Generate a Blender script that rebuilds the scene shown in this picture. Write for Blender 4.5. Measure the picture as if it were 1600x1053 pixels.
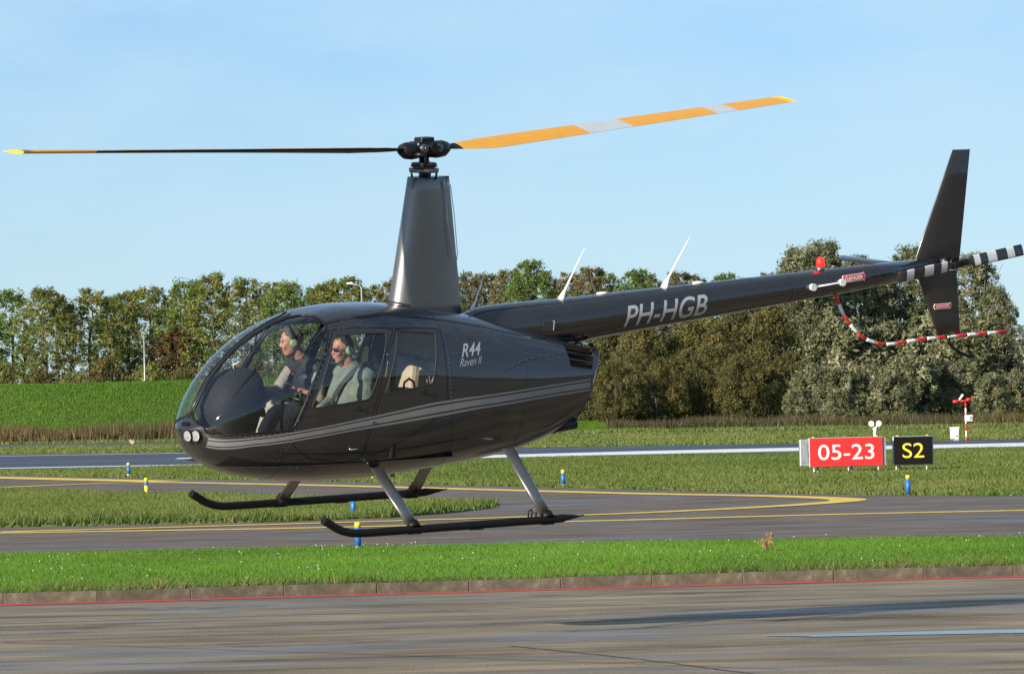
import bpy, bmesh, math, random
import numpy as np
from mathutils import Vector, Matrix
from mathutils.geometry import delaunay_2d_cdt

for o in list(bpy.data.objects):
    bpy.data.objects.remove(o)
scene = bpy.context.scene
COL = scene.collection

# ------------------------------------------------------------------ camera
cam_d = bpy.data.cameras.new('camera')
cam = bpy.data.objects.new('camera', cam_d)
COL.objects.link(cam)
PITCH = math.atan(65.5 / 10440.0)
ROLL = math.radians(1.3)
r0 = Vector((1, 0, 0)); fw = Vector((0, math.cos(PITCH), math.sin(PITCH))); u0 = r0.cross(fw)
rt = r0 * math.cos(ROLL) - u0 * math.sin(ROLL)
up = r0 * math.sin(ROLL) + u0 * math.cos(ROLL)
cam.matrix_world = Matrix(((rt.x, up.x, -fw.x, 0), (rt.y, up.y, -fw.y, 0), (rt.z, up.z, -fw.z, 2.26), (0, 0, 0, 1)))
cam_d.sensor_width = 36.0
cam_d.lens = 10440.0 * 36 / 1600
cam_d.clip_start = 1.0
cam_d.clip_end = 20000.0
scene.camera = cam

# ------------------------------------------------------------------ sky, sun, exposure
SUN_EL = math.radians(19.0)
SUN_TO = Vector((-0.68, -0.73, 0)).normalized()           # horizontal direction towards the sun
SUN_AZ = math.atan2(SUN_TO.x, SUN_TO.y)
world = bpy.data.worlds.new('World'); scene.world = world
world.use_nodes = True
wn = world.node_tree.nodes; wl = world.node_tree.links
wn.clear()
wout = wn.new('ShaderNodeOutputWorld'); wbg = wn.new('ShaderNodeBackground'); wsky = wn.new('ShaderNodeTexSky')
wsky.sky_type = 'NISHITA'; wsky.sun_disc = False
wsky.sun_elevation = SUN_EL; wsky.sun_rotation = SUN_AZ % (2 * math.pi)
wsky.altitude = 2500; wsky.air_density = 1.0; wsky.dust_density = 0.0; wsky.ozone_density = 2.5
wbg.inputs['Strength'].default_value = 0.06
wmx = wn.new('ShaderNodeMix'); wmx.data_type = 'RGBA'; wmx.blend_type = 'MULTIPLY'; wmx.inputs[0].default_value = 1.0
wmx.inputs['B'].default_value = (0.70, 0.85, 1.10, 1)          # white balance of the clear autumn sky
wl.new(wsky.outputs[0], wmx.inputs['A']); 
wtc = wn.new('ShaderNodeTexCoord'); wmp = wn.new('ShaderNodeMapping'); wmp.inputs['Scale'].default_value = (1, 1, 3.5)
wno = wn.new('ShaderNodeTexNoise'); wno.inputs['Scale'].default_value = 20.0; wno.inputs['Detail'].default_value = 6.0; wno.inputs['Roughness'].default_value = 0.55
wrp = wn.new('ShaderNodeMapRange'); wrp.inputs['From Min'].default_value = 0.32; wrp.inputs['From Max'].default_value = 0.72
wrp.inputs['To Min'].default_value = 0.08; wrp.inputs['To Max'].default_value = 0.78     # thin high cirrus veil over the whole sky
wcl = wn.new('ShaderNodeMix'); wcl.data_type = 'RGBA'; wcl.inputs['B'].default_value = (5.2, 7.2, 8.8, 1)
wl.new(wtc.outputs['Generated'], wmp.inputs[0]); wl.new(wmp.outputs[0], wno.inputs['Vector']); wl.new(wno.outputs['Fac'], wrp.inputs[0])
wl.new(wrp.outputs[0], wcl.inputs[0]); wl.new(wmx.outputs['Result'], wcl.inputs['A']); wl.new(wcl.outputs['Result'], wbg.inputs[0]); wl.new(wbg.outputs[0], wout.inputs[0])

sun_d = bpy.data.lights.new('sun', 'SUN'); sun = bpy.data.objects.new('sun', sun_d); COL.objects.link(sun)
sun_d.energy = 5.0; sun_d.angle = math.radians(0.55); sun_d.color = (1.0, 0.90, 0.76)
sdir = Vector((SUN_TO.x * math.cos(SUN_EL), SUN_TO.y * math.cos(SUN_EL), math.sin(SUN_EL)))
sun.rotation_euler = (-sdir).to_track_quat('-Z', 'Y').to_euler()
sun.location = (0, 0, 40)

scene.render.engine = 'CYCLES'
scene.view_settings.view_transform = 'Standard'
scene.view_settings.look = 'None'
scene.view_settings.exposure = 0.85
scene.view_settings.gamma = 1.0
scene.view_settings.use_curve_mapping = False
scene.cycles.max_bounces = 8
scene.cycles.transparent_max_bounces = 16

# ------------------------------------------------------------------ helpers
def tag(o, label=None, cat=None, group=None, kind=None):
    if label: o['label'] = label
    if cat: o['category'] = cat
    if group: o['group'] = group
    if kind: o['kind'] = kind
    return o

def empty(name, loc=(0, 0, 0), parent=None, mat=None):
    o = bpy.data.objects.new(name, None); COL.objects.link(o)
    o.empty_display_size = 0.2
    if mat is not None: o.matrix_world = mat
    else: o.location = loc
    if parent: o.parent = parent
    return o

def link(name, me, parent=None, loc=None, mat=None):
    o = bpy.data.objects.new(name, me); COL.objects.link(o)
    if mat is not None: o.matrix_world = mat
    if loc is not None: o.location = loc
    if parent: o.parent = parent
    return o

class MB:
    """collects vertices and faces for one mesh"""
    def __init__(self): self.v = []; self.f = []; self.m = []; self.s = []; self.n = {}
    def add(self, verts, faces, mi=0, smooth=False):
        b = len(self.v)
        self.v += [tuple(p) for p in verts]
        for f in faces:
            self.f.append([i + b for i in f]); self.m.append(mi); self.s.append(smooth)
        return b
    def box(self, c, s, R=None, mi=0, bev=0.0):
        hx, hy, hz = s[0] / 2, s[1] / 2, s[2] / 2
        if bev <= 0:
            P = [Vector((x * hx, y * hy, z * hz)) for z in (-1, 1) for y in (-1, 1) for x in (-1, 1)]
            F = [(0, 2, 3, 1), (4, 5, 7, 6), (0, 1, 5, 4), (2, 6, 7, 3), (0, 4, 6, 2), (1, 3, 7, 5)]
        else:
            bm = bmesh.new(); bmesh.ops.create_cube(bm, size=1)
            for v in bm.verts: v.co = Vector((v.co.x * s[0], v.co.y * s[1], v.co.z * s[2]))
            bmesh.ops.bevel(bm, geom=list(bm.edges), offset=bev, segments=2, profile=0.5, affect='EDGES')
            bm.verts.index_update()
            P = [v.co.copy() for v in bm.verts]; F = [[v.index for v in f.verts] for f in bm.faces]; bm.free()
        if R is not None: P = [R @ p for p in P]
        c = Vector(c)
        self.add([p + c for p in P], F, mi)
    def tube(self, pts, rad, n=10, mi=0, cap=True, flat=1.0, smooth=True):
        pts = [Vector(p) for p in pts]
        if not hasattr(rad, '__len__'): rad = [rad] * len(pts)
        t0 = (pts[1] - pts[0]).normalized()
        a = Vector((0, 0, 1)) if abs(t0.z) < 0.9 else Vector((1, 0, 0))
        nx = t0.cross(a).normalized(); V = []
        for i, p in enumerate(pts):
            if i == 0: t = pts[1] - pts[0]
            elif i == len(pts) - 1: t = pts[-1] - pts[-2]
            else: t = (pts[i + 1] - pts[i]).normalized() + (pts[i] - pts[i - 1]).normalized()
            t.normalize(); nx = (nx - t * nx.dot(t)).normalized(); ny = t.cross(nx)
            for k in range(n):
                an = 2 * math.pi * k / n
                V.append(p + nx * (math.cos(an) * rad[i]) + ny * (math.sin(an) * rad[i] * flat))
        F = []
        for i in range(len(pts) - 1):
            for k in range(n):
                k2 = (k + 1) % n
                F.append((i * n + k, i * n + k2, (i + 1) * n + k2, (i + 1) * n + k))
        self.add(V, F, mi, smooth)
        if cap:
            b = len(self.v) - len(V)
            self.f.append([b + k for k in range(n)][::-1]); self.m.append(mi); self.s.append(False)
            self.f.append([b + (len(pts) - 1) * n + k for k in range(n)]); self.m.append(mi); self.s.append(False)
    def ellipsoid(self, c, r, R=None, mi=0, nu=14, nv=9):
        V = []; F = []
        for j in range(nv + 1):
            ph = math.pi * j / nv
            for i in range(nu):
                th = 2 * math.pi * i / nu
                p = Vector((r[0] * math.sin(ph) * math.cos(th), r[1] * math.sin(ph) * math.sin(th), r[2] * math.cos(ph)))
                if R is not None: p = R @ p
                V.append(p + Vector(c))
        for j in range(nv):
            for i in range(nu):
                i2 = (i + 1) % nu
                F.append((j * nu + i, (j + 1) * nu + i, (j + 1) * nu + i2, j * nu + i2))
        self.add(V, F, mi, True)
    def capsule(self, a, b, ra, rb, mi=0, n=12):
        a = Vector(a); b = Vector(b); d = b - a; L = d.length; d.normalize()
        pts = []; rr = []
        for k in range(5):
            t = math.pi / 2 * (1 - k / 4); pts.append(a - d * ra * math.sin(t)); rr.append(max(ra * math.cos(t), 1e-4))
        for k in range(5):
            t = math.pi / 2 * k / 4; pts.append(b + d * rb * math.sin(t)); rr.append(max(rb * math.cos(t), 1e-4))
        self.tube(pts, rr, n, mi)
    def prism(self, poly, o, ax, ay, depth, mi=0):
        """flat polygon (list of 2d) in plane (o, ax, ay) extruded along -normal by depth"""
        o = Vector(o); ax = Vector(ax).normalized(); ay = Vector(ay).normalized(); nn = ax.cross(ay)
        n = len(poly)
        V = [o + ax * a + ay * b for a, b in poly] + [o + ax * a + ay * b - nn * depth for a, b in poly]
        F = [list(range(n)), list(range(2 * n - 1, n - 1, -1))]
        for i in range(n):
            j = (i + 1) % n; F.append((i, i + n, j + n, j))
        self.add(V, F, mi)
    def loft(self, secs, mi=0, close=True, cap=True, smooth=True):
        n = len(secs[0]); V = [p for s in secs for p in s]; F = []
        for i in range(len(secs) - 1):
            for k in range(n if close else n - 1):
                k2 = (k + 1) % n
                F.append((i * n + k, i * n + k2, (i + 1) * n + k2, (i + 1) * n + k))
        b = self.add(V, F, mi, smooth)
        if cap and close:
            self.f.append([b + k for k in range(n)][::-1]); self.m.append(mi); self.s.append(False)
            self.f.append([b + (len(secs) - 1) * n + k for k in range(n)]); self.m.append(mi); self.s.append(False)
    def mesh(self, name, mats):
        me = bpy.data.meshes.new(name)
        me.from_pydata(self.v, [], self.f)
        for m in (mats if isinstance(mats, (list, tuple)) else [mats]): me.materials.append(m)
        me.polygons.foreach_set('material_index', self.m)
        me.polygons.foreach_set('use_smooth', self.s)
        me.update()
        return me
    def build(self, name, mats, parent=None, loc=None, mat=None):
        return link(name, self.mesh(name, mats), parent, loc, mat)

def fast_mesh(name, V, F, mats, rnd=None, smooth=False):
    """V (n,3) array, F (m,k) array of equal sized faces"""
    me = bpy.data.meshes.new(name)
    V = np.asarray(V, np.float32); F = np.asarray(F, np.int32); k = F.shape[1]
    me.vertices.add(len(V)); me.vertices.foreach_set('co', V.ravel())
    me.loops.add(F.size); me.loops.foreach_set('vertex_index', F.ravel())
    me.polygons.add(len(F)); me.polygons.foreach_set('loop_start', np.arange(0, F.size, k, dtype=np.int32))
    try: me.polygons.foreach_set('loop_total', np.full(len(F), k, np.int32))
    except Exception: pass
    for m in (mats if isinstance(mats, (list, tuple)) else [mats]): me.materials.append(m)
    if smooth: me.polygons.foreach_set('use_smooth', np.ones(len(F), bool))
    if rnd is not None:
        a = me.attributes.new('rnd', 'FLOAT', 'FACE'); a.data.foreach_set('value', np.asarray(rnd, np.float32))
    me.update(calc_edges=True)
    return me

# ------------------------------------------------------------------ materials
def nodes_of(m):
    m.use_nodes = True
    nt = m.node_tree; nt.nodes.clear()
    out = nt.nodes.new('ShaderNodeOutputMaterial'); b = nt.nodes.new('ShaderNodeBsdfPrincipled')
    nt.links.new(b.outputs[0], out.inputs[0])
    return nt, b, out

def ramp(nt, fac, stops):
    r = nt.nodes.new('ShaderNodeValToRGB'); e = r.color_ramp.elements
    while len(e) < len(stops): e.new(0.5)
    for i, (p, c) in enumerate(stops):
        e[i].position = p; e[i].color = (*c, 1) if len(c) == 3 else c
    nt.links.new(fac, r.inputs[0]); return r.outputs[0]

def noise(nt, scale, detail=4, rough=0.55, coord='Object', stretch=None, rot=0.0, w=None):
    t = nt.nodes.new('ShaderNodeTexNoise'); t.inputs['Scale'].default_value = scale
    t.inputs['Detail'].default_value = detail; t.inputs['Roughness'].default_value = rough
    c = nt.nodes.new('ShaderNodeTexCoord')
    src = c.outputs[coord]
    if stretch or rot:
        mp = nt.nodes.new('ShaderNodeMapping'); mp.inputs['Scale'].default_value = stretch or (1, 1, 1)
        mp.inputs['Rotation'].default_value = (0, 0, rot)
        nt.links.new(src, mp.inputs[0]); src = mp.outputs[0]
    nt.links.new(src, t.inputs['Vector'])
    return t.outputs['Fac']

def bump(nt, b, fac, strength=0.2, dist=0.01):
    n = nt.nodes.new('ShaderNodeBump'); n.inputs['Strength'].default_value = strength; n.inputs['Distance'].default_value = dist
    nt.links.new(fac, n.inputs['Height']); nt.links.new(n.outputs[0], b.inputs['Normal'])

def mat(name, col, rough=0.5, metal=0.0, var=0.15, scale=8.0, coat=0.0, bmp=0.0, spec=0.5, coatr=0.03):
    m = bpy.data.materials.new(name); nt, b, out = nodes_of(m)
    f = noise(nt, scale)
    lo = tuple(max(c * (1 - var), 0) for c in col); hi = tuple(min(c * (1 + var), 1) for c in col)
    nt.links.new(ramp(nt, f, [(0.3, lo), (0.7, hi)]), b.inputs['Base Color'])
    b.inputs['Roughness'].default_value = rough; b.inputs['Metallic'].default_value = metal
    b.inputs['Coat Weight'].default_value = coat; b.inputs['Coat Roughness'].default_value = coatr
    b.inputs['Specular IOR Level'].default_value = spec
    if bmp: bump(nt, b, noise(nt, scale * 6), bmp, 0.01)
    return m

def mat_leaf(name, stops, trans=0.35, rough=0.6):
    """foliage: colour varies leaf by leaf with the 'rnd' face attribute"""
    m = bpy.data.materials.new(name); nt, b, out = nodes_of(m)
    a = nt.nodes.new('ShaderNodeAttribute'); a.attribute_name = 'rnd'
    c = ramp(nt, a.outputs['Fac'], stops)
    nt.links.new(c, b.inputs['Base Color']); b.inputs['Roughness'].default_value = rough
    b.inputs['Specular IOR Level'].default_value = 0.25
    t = nt.nodes.new('ShaderNodeBsdfTranslucent'); nt.links.new(c, t.inputs[0])
    mx = nt.nodes.new('ShaderNodeMixShader'); mx.inputs[0].default_value = trans
    nt.links.new(b.outputs[0], mx.inputs[1]); nt.links.new(t.outputs[0], mx.inputs[2]); nt.links.new(mx.outputs[0], out.inputs[0])
    return m

def mat_glass(name, tint, rough=0.0, ior=1.5, boost=1.0):
    m = bpy.data.materials.new(name); m.use_nodes = True
    nt = m.node_tree; nt.nodes.clear(); out = nt.nodes.new('ShaderNodeOutputMaterial')
    tr = nt.nodes.new('ShaderNodeBsdfTransparent'); tr.inputs[0].default_value = (*tint, 1)
    gl = nt.nodes.new('ShaderNodeBsdfGlossy'); gl.inputs['Roughness'].default_value = rough
    gl.inputs['Color'].default_value = (1, 1, 1, 1)
    lw = nt.nodes.new('ShaderNodeLayerWeight')            # thin pane: Schlick reflectance, same from both sides
    pw = nt.nodes.new('ShaderNodeMath'); pw.operation = 'POWER'; pw.inputs[1].default_value = 5.0
    fr = nt.nodes.new('ShaderNodeMath'); fr.operation = 'MULTIPLY_ADD'; fr.inputs[1].default_value = 0.945; fr.inputs[2].default_value = 0.055
    nt.links.new(lw.outputs['Facing'], pw.inputs[0]); nt.links.new(pw.outputs[0], fr.inputs[0])
    ml = nt.nodes.new('ShaderNodeMath'); ml.operation = 'MULTIPLY'; ml.inputs[1].default_value = boost; ml.use_clamp = True
    mx = nt.nodes.new('ShaderNodeMixShader')
    nt.links.new(fr.outputs[0], ml.inputs[0]); nt.links.new(ml.outputs[0], mx.inputs[0])
    nt.links.new(tr.outputs[0], mx.inputs[1]); nt.links.new(gl.outputs[0], mx.inputs[2]); nt.links.new(mx.outputs[0], out.inputs[0])
    return m

def mat_emit(name, col, s):
    m = bpy.data.materials.new(name); nt, b, out = nodes_of(m)
    b.inputs['Base Color'].default_value = (*col, 1); b.inputs['Emission Color'].default_value = (*col, 1)
    b.inputs['Emission Strength'].default_value = s
    return m

def mat_pavement(name, lo, hi, wet=0.5, rot=0.0, grain=60.0, stretch=(0.12, 1, 1), r_dry=0.75, r_wet=0.16, tint=None):
    """asphalt or concrete with streaks drawn out along the traffic and damp glossy patches"""
    m = bpy.data.materials.new(name); nt, b, out = nodes_of(m)
    s1 = noise(nt, 1.3, 5, 0.6, stretch=stretch, rot=rot)
    s2 = noise(nt, 0.45, 4, 0.6, stretch=stretch, rot=rot)
    g = noise(nt, grain, 4, 0.75, stretch=(1, 0.3, 1))
    c1 = ramp(nt, s1, [(0.32, lo), (0.68, hi)])
    gm = ramp(nt, g, [(0.3, (0.55, 0.55, 0.55)), (0.7, (1.35, 1.35, 1.35))])
    mx = nt.nodes.new('ShaderNodeMix'); mx.data_type = 'RGBA'; mx.blend_type = 'MULTIPLY'; mx.inputs[0].default_value = 1.0
    nt.links.new(c1, mx.inputs['A']); nt.links.new(gm, mx.inputs['B'])
    wetf = ramp(nt, s2, [(0.5 - 0.02, (0, 0, 0)), (0.66, (1, 1, 1))])
    dk = nt.nodes.new('ShaderNodeMix'); dk.data_type = 'RGBA'; dk.blend_type = 'MULTIPLY'
    mw = nt.nodes.new('ShaderNodeMath'); mw.operation = 'MULTIPLY'; mw.inputs[1].default_value = wet
    nt.links.new(wetf, mw.inputs[0]); nt.links.new(mw.outputs[0], dk.inputs[0])
    nt.links.new(mx.outputs['Result'], dk.inputs['A']); dk.inputs['B'].default_value = (0.55, 0.55, 0.57, 1)
    nt.links.new(dk.outputs['Result'], b.inputs['Base Color'])
    rr = nt.nodes.new('ShaderNodeMapRange'); rr.inputs['To Min'].default_value = r_dry; rr.inputs['To Max'].default_value = r_wet
    nt.links.new(mw.outputs[0], rr.inputs[0]); nt.links.new(rr.outputs[0], b.inputs['Roughness'])
    sp = nt.nodes.new('ShaderNodeMapRange'); sp.inputs['To Min'].default_value = 0.06; sp.inputs['To Max'].default_value = 0.42
    nt.links.new(mw.outputs[0], sp.inputs[0]); nt.links.new(sp.outputs[0], b.inputs['Specular IOR Level'])
    bump(nt, b, g, 0.35, 0.004)
    return m

M = {}
M['paint'] = mat('charcoal_metallic_paint', (0.026, 0.024, 0.024), 0.30, 0.45, 0.05, 3, coat=1.0, coatr=0.02)
M['paint2'] = mat('charcoal_paint_satin', (0.055, 0.051, 0.05), 0.36, 0.7, 0.08, 3, coat=0.6, coatr=0.15)
M['paint_m'] = mat('mast_fairing_paint', (0.19, 0.185, 0.18), 0.38, 0.85, 0.08, 3, coat=0.5, coatr=0.2)
M['black'] = mat('black_satin', (0.005, 0.005, 0.0055), 0.5, 0.0, 0.2, spec=0.25)
# faint waviness of hand beaten panels in the lacquer
nt_ = M['paint'].node_tree; b_n = [n for n in nt_.nodes if n.type == 'BSDF_PRINCIPLED'][0]
b_n.inputs['Coat IOR'].default_value = 1.55
bump(nt_, b_n, noise(nt_, 4.5, 2), 0.10, 0.012); nt_.links.new(b_n.inputs['Normal'].links[0].from_socket, b_n.inputs['Coat Normal'])
M['blackm'] = mat('black_steel', (0.02, 0.02, 0.022), 0.35, 0.6, 0.2)
M['rubber'] = mat('black_rubber', (0.015, 0.015, 0.016), 0.7)
M['dark_in'] = mat('cabin_lining', (0.009, 0.009, 0.010), 0.8, 0, 0.2)
M['steel'] = mat('bright_steel', (0.6, 0.6, 0.6), 0.25, 1.0, 0.1)
M['dsteel'] = mat('dull_steel', (0.18, 0.18, 0.18), 0.4, 0.9, 0.25, 30)
M['silver'] = mat('silver_decal', (0.42, 0.43, 0.44), 0.4, 0.2, 0.04)
M['stripe'] = mat('grey_stripe', (0.20, 0.205, 0.21), 0.35, 0.3, 0.05, coat=0.8)
M['white'] = mat('white_paint', (0.74, 0.74, 0.71), 0.45, 0, 0.08)
M['red'] = mat('red_paint', (0.55, 0.02, 0.02), 0.4, 0, 0.1)
M['glass'] = mat_glass('acrylic_glass', (0.86, 0.88, 0.88), 0.025, 1.5, 1.15)
M['glass_s'] = mat_glass('side_window_glass', (0.80, 0.82, 0.83), 0.0, 1.5, 1.2)
M['lamp'] = mat('lamp_reflector', (0.85, 0.85, 0.84), 0.3, 0.3, 0.12, 60)
M['beacon'] = mat_emit('beacon_red', (1.0, 0.006, 0.005), 4.0)
M['yellow_blade'] = mat('yellow_blade', (0.72, 0.33, 0.02), 0.45, 0, 0.05)
M['grey_blade'] = mat('pale_grey_blade', (0.50, 0.52, 0.54), 0.4, 0, 0.05)
M['seat_beige'] = mat('beige_leather', (0.42, 0.35, 0.26), 0.6, 0, 0.1, 12, bmp=0.1)
M['seat_dark'] = mat('dark_leather', (0.03, 0.03, 0.033), 0.55, 0, 0.15, 12, bmp=0.1)
M['skin'] = mat('skin', (0.36, 0.18, 0.125), 0.5, 0, 0.12, 25)
M['lip'] = mat('lips', (0.36, 0.13, 0.11), 0.5)
M['eye'] = mat('eyes', (0.05, 0.04, 0.035), 0.2)
M['hair_g'] = mat('greying_hair', (0.085, 0.068, 0.055), 0.85, 0, 0.7, 60, bmp=0.6)
M['hair_d'] = mat('dark_hair', (0.02, 0.017, 0.015), 0.7, 0, 0.5, 60, bmp=0.6)
M['sage'] = mat('sage_sweater', (0.135, 0.165, 0.14), 0.85, 0, 0.12, 15, bmp=0.25)
M['khaki'] = mat('grey_khaki_cloth', (0.22, 0.21, 0.175), 0.85, 0, 0.12, 15, bmp=0.25)
M['vest'] = mat('black_vest', (0.012, 0.013, 0.018), 0.65, 0, 0.3, 15, bmp=0.3)
M['trouser'] = mat('grey_trousers', (0.29, 0.28, 0.25), 0.85, 0, 0.12, 12, bmp=0.3)
M['jeans'] = mat('dark_trousers', (0.04, 0.045, 0.06), 0.85)
M['shoe'] = mat('dark_shoes', (0.02, 0.018, 0.016), 0.5)
M['hs_green'] = mat('headset_green', (0.17, 0.26, 0.14), 0.5, 0, 0.08)
M['strap'] = mat('belt_webbing', (0.02, 0.02, 0.022), 0.7)
M['yellow_bag'] = mat('yellow_fabric', (0.55, 0.42, 0.04), 0.7)

# ------------------------------------------------------------------ setting: ground, pavements, markings
def sheet(name, poly, z, m, label, cat, kind='structure'):
    mb = MB(); mb.add([(x, y, z) for x, y in poly], [list(range(len(poly)))])
    o = mb.build(name, m); tag(o, label, cat, kind=kind); return o

def ground_mat():
    m = bpy.data.materials.new('turf_ground'); nt, b, out = nodes_of(m)
    f = noise(nt, 0.25, 6, 0.65); g = noise(nt, 9, 4, 0.7)
    c = ramp(nt, f, [(0.3, (0.055, 0.095, 0.018)), (0.55, (0.085, 0.125, 0.03)), (0.75, (0.13, 0.125, 0.05))])
    k = ramp(nt, g, [(0.3, (0.6, 0.6, 0.6)), (0.7, (1.3, 1.3, 1.3))])
    mx = nt.nodes.new('ShaderNodeMix'); mx.data_type = 'RGBA'; mx.blend_type = 'MULTIPLY'; mx.inputs[0].default_value = 1
    nt.links.new(c, mx.inputs['A']); nt.links.new(k, mx.inputs['B']); nt.links.new(mx.outputs['Result'], b.inputs['Base Color'])
    b.inputs['Roughness'].default_value = 0.9; b.inputs['Specular IOR Level'].default_value = 0.15
    bump(nt, b, g, 0.6, 0.05)
    return m
M['turf'] = ground_mat()
sheet('ground', [(-9000, -9000), (9000, -9000), (9000, 9000), (-9000, 9000)], -0.02, M['turf'], 'flat grassy airfield ground reaching the horizon', 'ground')

M['apron'] = mat_pavement('apron_concrete', (0.12, 0.098, 0.068), (0.32, 0.265, 0.18), wet=0.6, rot=math.radians(-9), grain=45, stretch=(0.35, 0.8, 1))
M['taxi'] = mat_pavement('taxiway_asphalt', (0.095, 0.078, 0.062), (0.21, 0.172, 0.135), wet=0.6, rot=math.radians(-3), grain=35, stretch=(0.45, 0.8, 1))
M['runway'] = mat_pavement('runway_asphalt', (0.05, 0.055, 0.066), (0.075, 0.08, 0.092), wet=0.35, grain=20, stretch=(0.05, 0.4, 1), r_dry=0.5)
M['road'] = mat_pavement('road_asphalt', (0.09, 0.09, 0.095), (0.13, 0.13, 0.135), wet=0.3, grain=20, stretch=(0.05, 0.4, 1))
M['line_y'] = mat('yellow_line_paint', (0.72, 0.50, 0.05), 0.6, 0, 0.25, 5, bmp=0.2)
M['line_w'] = mat('white_line_paint', (0.75, 0.75, 0.75), 0.6, 0, 0.12, 3)
M['line_r'] = mat('red_line_paint', (0.50, 0.035, 0.03), 0.6, 0, 0.35, 6)

KY = lambda x: 71.75 + 0.17 * x           # kerb foot line
sheet('apron', [(-70, KY(-70) - 2 + 12), (-30, KY(-30)), (30, KY(30)), (60, KY(60)), (60, -120), (-70, -120)], 0.0, M['apron'], 'damp brown grey concrete apron with dark streaks in front of kerb', 'apron')
# joint lines in the apron
def ribbon(path, w, z, mi_m, name, label, cat):
    V = []; F = []
    P = [Vector((x, y, 0)) for x, y in path]
    for i, p in enumerate(P):
        t = (P[min(i + 1, len(P) - 1)] - P[max(i - 1, 0)]).normalized(); n = Vector((-t.y, t.x, 0))
        V += [(p + n * w / 2 + Vector((0, 0, z))), (p - n * w / 2 + Vector((0, 0, z)))]
    for i in range(len(P) - 1): F.append((2 * i, 2 * i + 1, 2 * i + 3, 2 * i + 2))
    mb = MB(); mb.add(V, F); o = mb.build(name, mi_m); tag(o, label, cat, kind='structure'); return o
M['joint'] = mat('tar_joint', (0.03, 0.028, 0.027), 0.6, 0, 0.3)
M['joint_l'] = mat('pale_joint', (0.28, 0.26, 0.23), 0.7, 0, 0.3)
def wav(path, amp, n, seed):
    rnd = random.Random(seed); out = []
    for (a, b) in zip(path[:-1], path[1:]):
        for k in range(n):
            t = k / n; out.append((a[0] + (b[0] - a[0]) * t + rnd.uniform(-amp, amp), a[1] + (b[1] - a[1]) * t + rnd.uniform(-amp, amp)))
    out.append(path[-1]); return out
ribbon(wav([(-30, KY(-30) - 5.4), (-4.9, 64.9), (5.0, 67.2), (30, 72)], 0.012, 20, 1), 0.10, 0.004, M['joint_l'], 'apron_joint', 'pale straight joint running along the apron concrete', 'joint')
ribbon(wav([(-4.66, 60.09), (-1.34, 55.61), (2.0, 51)], 0.02, 20, 2), 0.022, 0.004, M['joint'], 'apron_crack', 'thin dark crack slanting across the plain apron corner', 'crack')
ribbon(wav([(-0.06, 56.61), (0.96, 53.35), (1.77, 50.27)], 0.02, 20, 3), 0.03, 0.004, M['joint'], 'apron_crack', 'wider dark crack with water in it beside the puddle', 'crack')
ribbon([(-30, KY(-30) - 0.36), (30, KY(30) - 0.36)], 0.5, 0.004, M['line_r'], 'red_line', 'thin red painted line along the foot of the kerb', 'line')
def smooth_path(P, n=8):
    out = []
    for i in range(len(P) - 1):
        p0 = P[max(i - 1, 0)]; p1 = P[i]; p2 = P[i + 1]; p3 = P[min(i + 2, len(P) - 1)]
        for k in range(n):
            t = k / n
            out.append(tuple(0.5 * ((2 * b) + (-a + c) * t + (2 * a - 5 * b + 4 * c - d) * t * t + (-a + 3 * b - 3 * c + d) * t ** 3) for a, b, c, d in zip(p0, p1, p2, p3)))
    out.append(P[-1]); return out
# shallow puddles on the apron
def puddle_mat():
    m = bpy.data.materials.new('puddle_water'); nt, b, out = nodes_of(m)
    b.inputs['Base Color'].default_value = (0.05, 0.048, 0.046, 1); b.inputs['Roughness'].default_value = 0.14
    b.inputs['IOR'].default_value = 1.33
    bump(nt, b, noise(nt, 5, 4, stretch=(0.3, 2, 1)), 0.10, 0.01)
    return m
M['puddle'] = puddle_mat()
def blob(cx, cy, rx, ry, seed, n=40):
    rnd = random.Random(seed); ph = [rnd.uniform(0, 6.28) for _ in range(4)]
    return [(cx + rx * math.cos(t) * (1 + 0.12 * math.sin(3 * t + ph[0]) + 0.08 * math.sin(5 * t + ph[1])),
             cy + ry * math.sin(t) * (1 + 0.2 * math.sin(2 * t + ph[2]) + 0.12 * math.sin(7 * t + ph[3]))) for t in [2 * math.pi * k / n for k in range(n)]]
sheet('puddle', blob(4.6, 57.25, 2.6, 0.42, 4), 0.006, M['puddle'], 'long shallow puddle reflecting pale sky on the apron', 'puddle')

def mark_mat(name, col, lo, hi, scale, stretch):
    m = bpy.data.materials.new(name); nt, b, out = nodes_of(m)
    b.inputs['Base Color'].default_value = (*col, 1); b.inputs['Roughness'].default_value = 0.7
    f = ramp(nt, noise(nt, scale, 5, 0.7, stretch=stretch), [(lo, (0, 0, 0)), (hi, (1, 1, 1))])
    nt.links.new(f, b.inputs['Alpha']); return m
M['tyre'] = mark_mat('tyre_rubber_mark', (0.06, 0.055, 0.05), 0.40, 0.95, 3.0, (0.6, 1, 1))
M['stain'] = mark_mat('old_oil_stain', (0.07, 0.06, 0.05), 0.42, 0.85, 2.0, (0.7, 1, 1))
for k, (a, b_, c_, lab) in enumerate([((-9, 59.0), (0, 61.6), (9, 66.4), 'faint tyre mark curving over the apron under the helicopter'), ((-9, 60.9), (0, 63.4), (9, 67.9), 'second faint tyre mark closer to the kerb on the apron'), ((-9, 55.2), (0, 55.0), (8, 58.4), 'faint tyre mark nearest the apron cracks')]):
    ribbon(smooth_path([a, b_, c_], 12), 0.38, 0.0055 + 0.001 * k, M['tyre'], 'tyre_mark', lab, 'tyre mark')
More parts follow.
